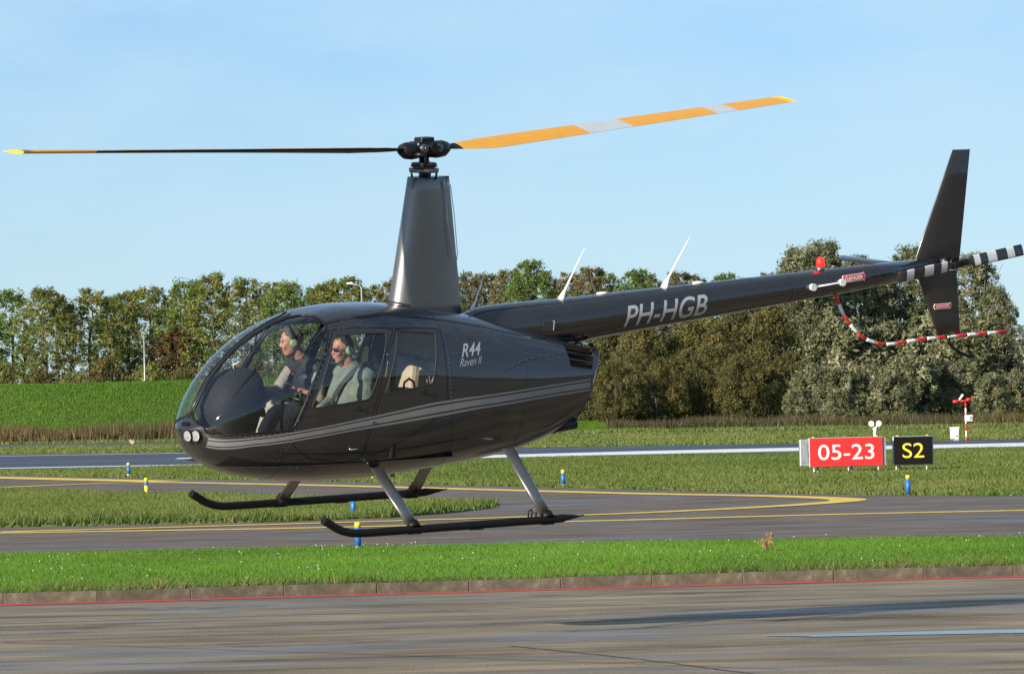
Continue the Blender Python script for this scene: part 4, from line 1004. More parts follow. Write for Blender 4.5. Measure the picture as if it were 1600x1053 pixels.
# louvred cowling outlet at the rear corners, engine bay behind
for side in (-1, 1):
    for k in range(5):
        d = 30 + k * 9.3
        P = []; x0 = interp([(26, 1.427), (38, 1.405), (48.6, 1.398), (75, 1.40)], d); x1 = interp([(24, 1.77), (48.9, 1.735), (62, 1.70), (76, 1.655)], d + 5)
        mb = MB(); V = []
        for t in np.linspace(0, 1, 8):
            x = x0 + (x1 - x0) * t; dd = d + 7 * t
            n = nrm(x, dd, side); V += [pt(x, dd, side) - n * 0.001, pt(x, dd + 1.3, side) + n * 0.001, pt(x, dd + 3.2, side) - n * 0.035, pt(x, dd + 2.2, side) - n * 0.036]
        F = []
        for i in range(7):
            for j in range(4): F.append((4 * i + j, 4 * i + (j + 1) % 4, 4 * i + 4 + (j + 1) % 4, 4 * i + 4 + j))
        mb.add(V, F); mb.build('louvre', M['paint2'], heli)
    mb = MB(); L = surf_line([(interp(XEND, d), d) for d in range(12, 180, 6)], side, -0.004); mb.tube(L, 0.012, 6, cap=False); mb.build('cowl_rim', M['paint2'], heli)
for side in (-1, 1):
    mb = MB(); xs_ = np.linspace(1.36, 1.74, 8); ds_ = np.linspace(14, 84, 12); V = [pt(x, d, side, -0.06) for x in xs_ for d in ds_]
    mb.add(V, [(i * 12 + j, i * 12 + j + 1, (i + 1) * 12 + j + 1, (i + 1) * 12 + j) for i in range(7) for j in range(11)]); mb.build('slat_dark_shell', M['dark_in'], heli)  # dark inner shell added to give the blackness behind the slats
mb = MB(); sec_ = [pt(1.33, d, -1, -0.01) for d in range(0, 181, 10)] + [pt(1.33, d, 1, -0.01) for d in range(170, 0, -10)]
mb.add(sec_, [list(range(len(sec_)))]); mb.build('engine_bulkhead', M['black'], heli)
mb = MB(); mb.box((1.40, 0, 1.05), (0.16, 0.42, 0.3), bev=0.03); mb.tube([(1.42, -0.28, 1.25), (1.5, 0, 1.3), (1.42, 0.28, 1.25)], 0.05, 10); mb.build('engine', M['blackm'], heli)
mb = MB(); mb.tube([(1.15, -0.15, 0.72), (1.40, -0.2, 0.78), (1.585, -0.22, 0.81)], [0.05, 0.05, 0.055], 12); mb.build('exhaust_pipe', M['blackm'], heli)
mb = MB(); mb.tube([(-0.25, -0.05, 0.47), (-0.25, -0.05, 0.405)], [0.03, 0.02], 8); mb.build('belly_drain', M['dsteel'], heli)

# nose lamps and vent
for (x, d) in ((-2.383, 122.0), (-2.350, 107.5)):
    c = pt(x, d); n = (nrm(x, d) + Vector((-1.2, -0.1, 0.1))).normalized()
    lm = MB(); lm.tube([c - n * 0.05, c + n * 0.012], [0.05, 0.052], 20); lt = lm.build('landing_light', M['blackm'], heli)
    b_ = MB(); b_.tube([c + n * 0.0121, c + n * 0.0145], [0.047, 0.045], 20); b_.build('reflector', M['lamp'], lt)
    b_ = MB(); b_.ellipsoid(c + n * 0.014, (0.012, 0.012, 0.012)); b_.build('bulb', M['white'], lt)
    b_ = MB(); b_.tube([c + n * 0.026, c + n * 0.030], [0.047, 0.040], 20); b_.build('lens', M['glass_s'], lt)
    b_ = MB()
    t = n.cross(Vector((0, 0, 1))).normalized(); s_ = n.cross(t)
    b_.tube([c + (t * math.cos(a) + s_ * math.sin(a)) * 0.052 + n * 0.016 for a in np.linspace(0, 2 * math.pi, 25)], 0.006, 6, cap=False); b_.build('bezel', M['blackm'], lt)
c = pt(-2.372, 40); n = nrm(-2.372, 40)
mb = MB(); t = n.cross(Vector((0, 0, 1))).normalized(); mb.box(c, (0.03, 0.10, 0.034), R=Matrix((n, t, n.cross(t))).transposed(), bev=0.006); mb.build('nose_vent', M['black'], heli)
# centre strip between the windshield halves
mb = MB(); P = [(-2.33, 0), (-2.25, 0), (-2.14, 0), (-2.0, 0), (-1.85, 0), (-1.69, 0), (-1.5, 0), (-1.3, 0)]
mb.tube([pt(x, 0.01) + Vector((0, 0, 0.002)) for x, _ in P], 0.013, 8); mb.build('windshield_strip', M['paint'], heli)
# compass and mirror
mb = MB(); mb.box((-1.66, 0.0, 1.60), (0.06, 0.07, 0.06), bev=0.01); mb.tube([(-1.66, 0, 1.63), (-1.64, 0, 1.73)], 0.008, 6); mb.build('compass', M['black'], heli)
mb = MB(); mb.tube([(-1.86, 0.0, 1.40), (-1.90, -0.03, 1.47), (-1.845, -0.06, 1.50)], 0.006, 6); mb.build('slip_string_post', M['white'], heli)

# ------------------------------------------------------------------ cabin
mb = MB(); V = []
for x in np.linspace(-2.15, 0.10, 16):
    w_ = interp(WW, U(x)) * 0.86; V += [(x, -w_, 0.62), (x, w_, 0.62)]
mb.add(V, [(2 * i, 2 * i + 1, 2 * i + 3, 2 * i + 2) for i in range(15)]); mb.build('cabin_floor', M['dark_in'], heli)
sec_ = [pt(0.10, d, -1, -0.012) for d in range(0, 181, 10)] + [pt(0.10, d, 1, -0.012) for d in range(170, 0, -10)]
mb = MB(); mb.add(sec_, [list(range(len(sec_)))]); mb.build('rear_bulkhead', M['seat_beige'], heli)
mb = MB()   # instrument console: pedestal swelling to a hooded dome
for z0_, hx, hy in []: pass
secs = []
for z_, cx, hx, hy in ((0.62, -1.80, 0.16, 0.13), (0.85, -1.86, 0.17, 0.14), (0.98, -1.92, 0.24, 0.24), (1.12, -1.92, 0.27, 0.28), (1.26, -1.88, 0.25, 0.27), (1.36, -1.85, 0.20, 0.22), (1.42, -1.82, 0.12, 0.14), (1.44, -1.81, 0.04, 0.05)):
    secs.append([Vector((cx + hx * (abs(math.cos(a)) ** 0.7) * (1 if math.cos(a) > 0 else -1), hy * (abs(math.sin(a)) ** 0.7) * (1 if math.sin(a) > 0 else -1), z_)) for a in np.linspace(0, 2 * math.pi, 25)[:-1]])
mb.loft(secs); con = mb.build('instrument_console', M['dark_in'], heli)
for (yy, zz) in ((-0.1, 1.2), (0.1, 1.2), (0.0, 1.28), (-0.1, 1.05), (0.1, 1.05)):
    mb = MB(); mb.tube([(-1.645, yy, zz), (-1.63, yy, zz)], 0.042, 16); mb.build('dial', M['blackm'], con)
def seat(cx, cy, m, w=0.46, top=1.38, lean=0.12):
    s_ = MB(); s_.box((cx - 0.23, cy, 0.80), (0.48, w, 0.13), bev=0.035); st = s_.build('seat', m, heli)
    b_ = MB(); b_.box((cx + 0.06, cy, 1.10), (0.11, w, (top - 0.82)), R=rot('Y', lean).to_3x3(), bev=0.04); b_.build('backrest', m, st)
    b_ = MB(); b_.box((cx - 0.22, cy, 0.68), (0.42, w * 0.9, 0.12), bev=0.01); b_.build('seat_box', M['dark_in'], st)
for yy in (-0.3, 0.3): seat(-0.66, yy, M['seat_dark'])
for yy in (-0.29, 0.29): seat(-0.02, yy, M['seat_beige'], 0.5, 1.52, 0.1)
# cyclic stick with the two hand grips
mb = MB(); mb.tube([(-1.35, 0, 0.64), (-1.38, 0, 0.95), (-1.36, 0, 1.16)], 0.014, 8); cy = mb.build('cyclic_stick', M['blackm'], heli)
mb = MB(); mb.tube([(-1.36, -0.30, 1.16), (-1.36, 0, 1.18), (-1.38, 0.34, 1.20)], 0.011, 8); mb.build('crossbar', M['blackm'], cy)
for yy in (-0.32, 0.35):
    mb = MB(); mb.tube([(-1.37, yy, 1.12), (-1.39, yy, 1.25)], 0.018, 8); g_ = mb.build('grip', M['black'], cy)
    mb = MB(); mb.ellipsoid((-1.405, yy, 1.25), (0.013, 0.013, 0.013)); mb.build('red_button', M['red'], g_)
# shoulder belts behind, roof liner post
for yy in (-0.62, 0.62):
    mb = MB(); mb.tube([(-0.60, yy * 0.93, 0.65), (-0.62, yy * 0.96, 1.1), (-0.58, yy * 0.86, 1.55), (-0.55, yy * 0.62, 1.80)], 0.035, 8); mb.build('cabin_post', M['dark_in'], heli)

# ------------------------------------------------------------------ mast fairing, rotor head, blades
def airfoil(x0, x1, t, z, n=28, sharp=True):
    c = x1 - x0; P = []
    for k in range(n):
        a = 2 * math.pi * k / n; f = 0.5 - 0.5 * math.cos(a)
        y = 5 * t * (0.2969 * math.sqrt(f) - 0.126 * f - 0.3516 * f * f + 0.2843 * f ** 3 - 0.1015 * f ** 4)
        P.append(Vector((x0 + c * f, -y if a <= math.pi else y, z)))
    return P
mb = MB(); secs = []
for t in np.linspace(0, 1, 12):
    z_ = 1.80 + (3.045 - 1.80) * t; x0 = -0.28 + 0.205 * t; x1 = 0.50 - 0.155 * t; secs.append(airfoil(x0, x1, 0.30 - 0.10 * t, z_ + (0.0)))
mb.loft(secs); mf = mb.build('mast_fairing', M['paint_m'], heli)
mb = MB(); mb.tube([(0.10, -0.10, 1.865), (-0.05, -0.135, 1.905), (-0.22, -0.12, 1.945), (-0.275, 0, 1.955), (-0.22, 0.12, 1.945), (0.1, 0.13, 1.865), (0.47, 0.02, 1.84), (0.1, -0.13, 1.865)], 0.008, 6); mb.build('fairing_base_seal', M['rubber'], mf)
mb = MB(); mb.tube([(0.27, -0.062, 2.93), (0.30, -0.065, 2.6), (0.36, -0.07, 2.33), (0.40, -0.06, 2.30), (0.41, -0.055, 2.36), (0.375, -0.05, 2.7), (0.33, -0.05, 2.97)], 0.004, 6); mb.build('access_wire', M['silver'], mf)
for xx in (0.255, 0.295):
    mb = MB(); mb.tube([(xx, -0.068, 2.93), (xx - 0.005, -0.066, 3.03)], 0.006, 6); mb.build('fairing_slot', M['silver'], mf)
mb = MB(); mb.tube([(0.08, 0, 2.95), (0.08, 0, 3.24)], 0.045, 14); ms = mb.build('rotor_mast', M['blackm'], heli)
mb = MB(); mb.tube([(0.08, 0, 3.085), (0.08, 0, 3.12)], [0.13, 0.135], 20); mb.tube([(0.08, 0, 3.12), (0.08, 0, 3.135)], [0.10, 0.10], 20); sw = mb.build('swashplate', M['dsteel'], ms)
mb = MB(); mb.tube([(0.08, 0, 3.135), (0.08, 0, 3.17)], [0.12, 0.11], 18); mb.box((0.08, 0, 3.155), (0.3, 0.06, 0.045), R=rot('Z', 0.8).to_3x3(), bev=0.01); mb.build('upper_swashplate', M['blackm'], ms)
for a in (0.5, 2.2, 3.9, 5.4):
    mb = MB(); mb.tube([(0.08 + 0.11 * math.cos(a), 0.11 * math.sin(a), 3.03), (0.08 + 0.12 * math.cos(a), 0.12 * math.sin(a), 3.10)], 0.010, 6); mb.build('push_rod', M['blackm'], ms)
AZ = math.atan2(0.2555, 0.9655)
RB = rot('Z', AZ).to_3x3(); HUB = Vector((0.08, 0, 3.285))
def hubpt(a, b, c): return HUB + RB @ Vector((a, b, c))
mb = MB(); mb.box(HUB + Vector((0, 0, 0.02)), (0.30, 0.15, 0.11), R=RB, bev=0.025); mb.box(HUB + Vector((0, 0, 0.085)), (0.17, 0.10, 0.05), R=RB, bev=0.012)
mb.tube([hubpt(0, -0.13, 0.02), hubpt(0, 0.13, 0.02)], 0.045, 14); hb = mb.build('rotor_hub', M['blackm'], heli)
for s in (-1, 1):
    mb = MB(); mb.tube([hubpt(s * 0.10, -0.11, 0.02), hubpt(s * 0.10, 0.11, 0.02)], 0.035, 12); mb.tube([hubpt(s * 0.10, -0.125, 0.02), hubpt(s * 0.10, -0.11, 0.02)], 0.02, 8); mb.build('coning_bolt', M['dsteel'], hb)
    mb = MB(); mb.tube([hubpt(s * 0.05, 0, -0.01), hubpt(s * 0.16, 0, -0.005), hubpt(s * 0.24, 0, 0.0), hubpt(s * 0.30, 0, 0.01)], [0.06, 0.078, 0.075, 0.05], 16); mb.build('blade_grip', M['blackm'], hb)
    mb = MB(); mb.tube([hubpt(s * 0.2, s * 0.05, -0.03), hubpt(s * 0.16, s * 0.16, -0.035)], 0.02, 8); mb.tube([hubpt(s * 0.16, s * 0.16, -0.03), hubpt(s * 0.13, s * 0.13, -0.13)], 0.009, 6); mb.build('pitch_link', M['blackm'], hb)
def blade(s, cone, p0, p1, label):
    """main rotor blade from r=0.30 to 5.03; top face yellow with pale bands, underside black"""
    R_ = 5.03; mb = MB(); N = 18
    rs = sorted(set(list(np.linspace(0.30, R_, 40)) + [f * R_ for f in (0.41, 0.53, 0.77, 0.83)]))
    d = (RB @ Vector((s, 0, 0))); d = Vector((d.x, d.y, cone)).normalized(); lead = Vector((-d.y, d.x, 0)).normalized(); upv = d.cross(lead)
    secs = []
    for r in rs:
        f = (r - 0.3) / (R_ - 0.3); pit = math.radians(p0 + (p1 - p0) * f); ch = 0.10 + (0.255 - 0.10) * min(1, max(0, (r - 0.30) / 0.45)); th = 0.12 if r > 0.6 else 0.2
        cl = lead * math.cos(pit) + upv * math.sin(pit); cu2 = upv * math.cos(pit) - lead * math.sin(pit); o_ = HUB + d * r
        row = []
        for k in range(N):
            a = 2 * math.pi * k / N; g = 0.5 - 0.5 * math.cos(a)
            y = 5 * th * (0.2969 * math.sqrt(g) - 0.126 * g - 0.3516 * g * g + 0.2843 * g ** 3 - 0.1036 * g ** 4) * ch
            row.append(o_ + cl * (ch * (0.28 - g)) + cu2 * (y if a <= math.pi else -y))
        secs.append(row)
    V = [p for r_ in secs for p in r_]; mb.v = [tuple(p) for p in V]
    for i in range(len(rs) - 1):
        fm = 0.5 * (rs[i] + rs[i + 1]) / R_
        for k in range(N):
            k2 = (k + 1) % N; top_ = k < N // 2
            band = 1 if (fm < 0.41 or 0.53 < fm < 0.77 or fm > 0.83) else 2
            if fm < 0.085: band = 0
            mi = band if top_ and 0 < k else (band if (fm > 0.83) else 0)
            mb.f.append([i * N + k, i * N + k2, (i + 1) * N + k2, (i + 1) * N + k] if s > 9 else [i * N + k, (i + 1) * N + k, (i + 1) * N + k2, i * N + k2]); mb.m.append(mi); mb.s.append(True)
    mb.f.append([(len(rs) - 1) * N + k for k in range(N)]); mb.m.append(1); mb.s.append(False)
    o = mb.build('rotor_blade', [M['black'], M['yellow_blade'], M['grey_blade']], heli); o['label'] = label
blade(1, 0.0528, 17, 6, 'yellow and pale grey banded blade top'); blade(-1, 0.039, 14, 1, 'black blade underside with yellow tip')

# ------------------------------------------------------------------ tail boom, fins, tail rotor
BX = [(0.50, 1.66, 0.14), (0.62, 1.665, 0.185), (0.8, 1.665, 0.212), (1.1, 1.672, 0.222), (1.5, 1.695, 0.210), (2.0, 1.735, 0.196), (5.66, 2.025, 0.092)]
def bc(x): return interp([(a, b) for a, b, c in BX], x), interp([(a, c) for a, b, c in BX], x)
def bp(x, ang, off=0.0):
    c, r = bc(x); return Vector((x, -(r + off) * math.cos(ang), c + (r + off) * math.sin(ang)))
mb = MB(); secs = []
for x in [0.50, 0.56, 0.62, 0.7, 0.8, 0.95, 1.1, 1.3, 1.5, 1.75, 2.0, 3, 4, 5, 5.66]:
    secs.append([bp(x, a) for a in np.linspace(0, 2 * math.pi, 41)[:-1]])
mb.loft(secs); bo = mb.build('tail_boom', M['paint'], heli)
for x in (1.62, 2.2, 2.88, 3.62, 4.05, 4.42, 5.05):
    mb = MB(); mb.tube([bp(x, a, -0.0012) for a in np.linspace(0, 2 * math.pi, 49)], 0.0026, 5, cap=False); mb.build('boom_seam', M['black'], bo)
rv = MB()
for x in (1.64, 2.22, 2.90, 3.64, 4.07, 4.44, 5.07):
    for a in np.arange(-1.2, 1.5, 0.11):
        c = bp(x, a); n = Vector((0, -math.cos(a), math.sin(a))); t = Vector((1, 0, 0)); b = n.cross(t); r = 0.0035
        rv.add([c + t * r, c + b * r, c - t * r, c - b * r, c + n * r * 0.7], [(0, 1, 4), (1, 2, 4), (2, 3, 4), (3, 0, 4)], 0, True)
o = rv.build('boom_rivets', M['dsteel'], bo); o['kind'] = 'stuff'
mb = MB(); mb.box(bp(1.28, 0.05, 0.0) + Vector((0, 0.01, 0)), (0.10, 0.05, 0.10), R=(rot('Z', -0.25) @ rot('Y', 0.1)).to_3x3(), bev=0.008); sc = mb.build('air_scoop', M['paint'], bo)
mb = MB(); mb.box(bp(1.331, 0.05, 0.0) + Vector((0, -0.012, 0)), (0.006, 0.035, 0.085), R=(rot('Z', -0.25) @ rot('Y', 0.1)).to_3x3()); mb.build('scoop_lip', M['silver'], sc)
V, Fc = fit_text('PH-HGB', 0.93, 0.20, shear=0.22, offset=0.012, maxlen=0.10)
mb = MB(); mb.add([bp(2.14 + a, (b - 0.115) / bc(2.14 + a)[1], 0.0016) for a, b in V], Fc, 0, True); mb.build('registration_lettering', M['silver'], bo)
# red DANGER arrow on the boom
def danger(o_, ax, ay, w, h, par, left=False):
    o_ = Vector(o_); ax = Vector(ax).normalized(); ay = Vector(ay).normalized(); nn = ax.cross(ay)
    def arrow(g): 
        hw = w / 2 + g; hh = h / 2 + g; tip = h * 0.42
        P = [(-hw, -hh), (hw - tip * 0.6, -hh), (hw - tip * 0.6, -hh - h * 0.12), (hw + tip * 0.4, 0), (hw - tip * 0.6, hh + h * 0.12), (hw - tip * 0.6, hh), (-hw, hh)]
        if left: P[6:7] = [(-hw + tip * 0.6, hh), (-hw + tip * 0.6, hh + h * 0.12), (-hw - tip * 0.4, 0), (-hw + tip * 0.6, -hh - h * 0.12)]; P[0] = (-hw + tip * 0.6, -hh)
        return P
    mb = MB(); mb.prism(arrow(0.006), o_, ax, ay, 0.004); d1 = mb.build('danger_decal', M['white'], par)
    mb = MB(); mb.prism(arrow(0), o_ + nn * 0.002, ax, ay, 0.002); mb.build('red_arrow', M['red'], d1)
    V, Fc = fit_text('DANGER', w * 0.82, h * 0.62, offset=0.012, maxlen=3)
    mb = MB(); mb.add([o_ + nn * 0.0035 + ax * (a - w * 0.41) + ay * (b - h * 0.31) for a, b in V], Fc); mb.build('lettering', M['white'], d1)
c4, r4 = bc(4.78); axb = Vector((1, 0.028, 0.079)).normalized()
danger(bp(4.76, 0.22, 0.006), axb, Vector((0, 0.21, 0.978)), 0.25, 0.058, bo)
# antennas on the boom
for (x, z, x2, z2, big) in ((0.60, 1.845, 0.745, 2.19, 0), (1.56, 1.90, 1.82, 2.35, 1), (2.70, 1.972, 2.98, 2.41, 1)):
    mb = MB(); k = 0.015 if big else 0.010
    mb.tube([(x, 0, z - 0.02), (x + 0.02, 0, z + 0.03), (x + 0.05, 0, z + 0.085), (x2, 0, z2)], [k * 3.2, k * 2.2, k * 0.95, k * 0.45], 10, flat=0.6); mb.build('antenna', M['white'], bo)
for x in (2.02, 3.08):
    mb = MB(); mb.ellipsoid((x, 0, bc(x)[0] + bc(x)[1] + 0.004), (0.065, 0.035, 0.016)); mb.build('top_cover', M['white'], bo)
mb = MB(); mb.tube([(4.46, 0, 2.035), (4.46, 0, 2.085)], 0.04, 14); be = mb.build('beacon_base', M['dsteel'], bo)
mb = MB(); mb.tube([(4.46, 0, 2.085), (4.46, 0, 2.13), (4.46, 0, 2.16), (4.46, 0, 2.172)], [0.036, 0.036, 0.028, 0.01], 14); mb.build('beacon_lens', M['beacon'], be)
# nav light tube on the side of the boom
p1 = bp(4.27, 0.0, 0.02); p2 = bp(4.61, 0.02, 0.02)
mb = MB(); mb.tube([p1, p2, p2 + Vector((0.25, 0.0, 0.015))], [0.008, 0.008, 0.004], 8); nv_ = mb.build('antenna_tube', M['white'], bo)
for p in (p1, p2):
    mb = MB(); mb.tube([p + Vector((0, 0.03, 0)), p + Vector((0, -0.015, 0))], [0.03, 0.034], 14); mb.build('insulator', M['white'], nv_)

def fin(poly, t, name, m=M['paint2']):
    """vertical surface in the x-z plane with a thin lens section"""
    n = len(poly); cx = sum(p[0] for p in poly) / n; cz = sum(p[1] for p in poly) / n; mb = MB(); V = []
    for k, (sc, y) in enumerate(((1.0, 0.004), (0.93, t), (0.93, -t), (1.0, -0.004))): pass
    rim = [Vector((a, 0.004, b)) for a, b in poly] + [Vector((a, -0.004, b)) for a, b in poly]
    inn = [Vector((cx + (a - cx) * 0.55, t, cz + (b - cz) * 0.97)) for a, b in poly] + [Vector((cx + (a - cx) * 0.55, -t, cz + (b - cz) * 0.97)) for a, b in poly]
    F = []
    for i in range(n):
        j = (i + 1) % n
        F += [(i, j, 2 * n + j, 2 * n + i), (n + j, n + i, 3 * n + i, 3 * n + j), (j, i, n + i, n + j)]
    F += [list(range(2 * n, 3 * n)), list(range(4 * n - 1, 3 * n - 1, -1))]
    mb.add(rim + inn, F); return mb.build(name, m, heli)
def fin2(rows, name):
    mb = MB(); secs = []
    for k in range(len(rows) - 1):
        for t in np.linspace(0, 1, 5)[(0 if k == 0 else 1):]:
            a, b = rows[k], rows[k + 1]; q = [a[m_] + (b[m_] - a[m_]) * t for m_ in range(4)]; secs.append(airfoil(q[1], q[2], q[3], q[0], 24))
    mb.loft(secs); return mb.build(name, M['paint2'], heli)
f1 = fin2([(2.0, 5.555, 6.055, 0.052), (2.14, 5.565, 6.085, 0.052), (3.12, 5.975, 6.18, 0.03)], 'upper_fin')
f2 = fin2([(1.395, 5.835, 6.105, 0.032), (1.93, 5.60, 6.055, 0.05), (1.996, 5.56, 6.055, 0.05)], 'lower_fin')
danger((5.87, -0.030, 1.665), (1, 0.0, 0.03), (-0.03, 0, 1), 0.19, 0.038, f2, True)
mb = MB(); secs = []
for y in (0.02, 0.3, 0.6, 0.9, 1.0):
    secs.append([Vector((a.x, y, 2.055 + a.y * 1.0)) for a in airfoil(5.33 + 0.10 * (y > 0.95), 5.62 - 0.05 * (y > 0.95), 0.045, 0)])
mb.loft(secs, smooth=True); mb.build('stabilizer', M['paint2'], heli)
# tail rotor gearbox, hub and blades on the left side
mb = MB(); mb.tube([(5.58, 0, 2.02), (5.75, 0, 2.055), (5.92, 0, 2.07)], [0.09, 0.075, 0.06], 16); mb.tube([(5.86, 0.02, 2.08), (5.86, -0.14, 2.085)], [0.07, 0.05], 16); gb = mb.build('tail_gearbox', M['blackm'], heli)
mb = MB(); mb.tube([(5.86, -0.12, 2.085), (5.86, -0.33, 2.085)], 0.022, 12); mb.tube([(5.86, -0.20, 2.085), (5.86, -0.225, 2.085)], 0.055, 14); mb.box((5.86, -0.30, 2.085), (0.17, 0.06, 0.06), R=rot('Y', math.radians(-12)).to_3x3(), bev=0.012); mb.build('tail_rotor_hub', M['blackm'], gb)
for s in (-1, 1):
    mb = MB(); an = math.radians(8); d = Vector((s * math.cos(an), 0, s * math.sin(an))); q = Vector((-d.z, 0, d.x)); o_ = Vector((5.86, -0.30, 2.085)); rs = [0.07, 0.12, 0.16, 0.165, 0.225, 0.23, 0.32, 0.325, 0.42, 0.425, 0.55, 0.555, 0.63, 0.635, 0.735]; N = 12
    rows = []
    for r in rs:
        ch = 0.035 if r < 0.1 else (0.065 if r < 0.14 else 0.105)
        rows.append([o_ + d * r + q * (ch * 0.5 * math.cos(2 * math.pi * k / N)) + Vector((0, 0.010 * math.sin(2 * math.pi * k / N) + 0.03 * math.cos(2 * math.pi * k / N) * (0.4), 0)) for k in range(N)])
    mb.v = [tuple(p) for r_ in rows for p in r_]
    for i in range(len(rs) - 1):
        rm = 0.5 * (rs[i] + rs[i + 1]); mi = 1 if (0.16 < rm < 0.23 or 0.32 < rm < 0.425 or 0.55 < rm < 0.635) else 0
        for k in range(N): mb.f.append([i * N + k, i * N + (k + 1) % N, (i + 1) * N + (k + 1) % N, (i + 1) * N + k]); mb.m.append(mi); mb.s.append(True)
    mb.f.append([(len(rs) - 1) * N + k for k in range(N)]); mb.m.append(0); mb.s.append(False)
    mb.build('tail_rotor_blade', [M['paint2'], M['grey_blade']], heli)
# striped rotor guard
GP = smooth_path([(4.63, 0, 1.84), (4.68, 0, 1.74), (4.76, 0, 1.60), (4.94, 0, 1.43), (5.10, 0, 1.36), (5.24, 0, 1.335), (5.40, 0, 1.34), (5.65, 0, 1.362), (6.1, 0, 1.378), (6.66, 0, 1.392)], 6)
GP = [Vector(p) for p in GP]; tot = sum((GP[i + 1] - GP[i]).length for i in range(len(GP) - 1)); NB = 19
def along(t):
    t *= tot
    for i in range(len(GP) - 1):
        l = (GP[i + 1] - GP[i]).length
        if t <= l: return GP[i].lerp(GP[i + 1], t / l)
        t -= l
    return GP[-1]
gd = empty('rotor_guard', (4.63, 0, 1.84), heli)
for k in range(NB):
    P = [along((k + j / 4) / NB) - Vector((4.63, 0, 1.84)) for j in range(5)]
    mb = MB(); mb.tube(P, 0.0165, 10); mb.build('guard_band', M['red' if k % 2 == 0 else 'white'], gd)
mb = MB(); mb.tube([(5.96, 0, 1.40), (5.98, 0, 1.31), (6.05, 0, 1.25), (6.14, 0, 1.205), (6.22, 0, 1.175), (6.28, 0, 1.175)], [0.016, 0.016, 0.015, 0.015, 0.015, 0.012], 10); mb.build('tail_skid', M['black'], heli)

# ------------------------------------------------------------------ landing skids
for s in (-1, 1):
    y = s * 1.09
    P = smooth_path([(-1.63, y, 0.215), (-1.56, y, 0.175), (-1.47, y, 0.125), (-1.35, y, 0.09), (-1.20, y, 0.08), (-0.7, y, 0.08), (0.0, y, 0.082), (0.75, y, 0.085), (0.86, y, 0.088), (1.09, y, 0.10)], 4)
    rad = [0.036 if p[0] < 0.86 else 0.036 * max(0.18, (1.10 - p[0]) / 0.24) for p in P]
    mb = MB(); mb.tube(P, rad, 14); sk = mb.build('skid', M['black'], heli)
    for xx in (-0.70, -0.05, 0.70):
        mb = MB(); mb.box((xx, y, 0.048), (0.13, 0.05, 0.014), bev=0.004); mb.build('skid_shoe', M['blackm'], sk)
    for (xt, xb, zt) in ((-0.73, -0.69, 0.56), (0.66, 0.715, 0.66)):
        a = Vector((xt, s * 0.53, zt)); b = Vector((xb, s * 1.06, 0.11)); rows = []
        for t in (0, 0.5, 1):
            c = a.lerp(b, t); rows.append([c + Vector((0.062 * math.cos(k * math.pi / 10), 0.0, 0.0)) + Vector((0, 1, 0.0)) * (0.034 * math.sin(k * math.pi / 10)) for k in range(20)])
        mb = MB(); mb.loft(rows); sl = mb.build('strut', M['paint_m'], heli)
        mb = MB(); mb.tube([(xb, s * 1.085, 0.09), (xb, s * 1.05, 0.14)], [0.062, 0.05], 12); mb.build('strut_saddle', M['black'], sl)
    if s < 0:
        mb = MB(); mb.tube([(0.50, y, 0.11), (0.50, y, 0.17), (0.53, y, 0.185), (0.545, y, 0.15), (0.53, y, 0.12)], 0.007, 6); mb.tube([(0.58, y, 0.10), (0.58, y, 0.16)], 0.009, 6); mb.build('wheel_lug', M['black'], sk)

# ------------------------------------------------------------------ people
def remesh(mb, voxel, smooth_it=4):
    me = mb.mesh('raw', [M['skin']]); ob = bpy.data.objects.new('raw', me); COL.objects.link(ob)
    r = ob.modifiers.new('r', 'REMESH'); r.mode = 'VOXEL'; r.voxel_size = voxel
    s_ = ob.modifiers.new('s', 'SMOOTH'); s_.factor = 0.5; s_.iterations = smooth_it
    dg = bpy.context.evaluated_depsgraph_get(); out = bpy.data.meshes.new_from_object(ob.evaluated_get(dg))
    bpy.data.objects.remove(ob); return out

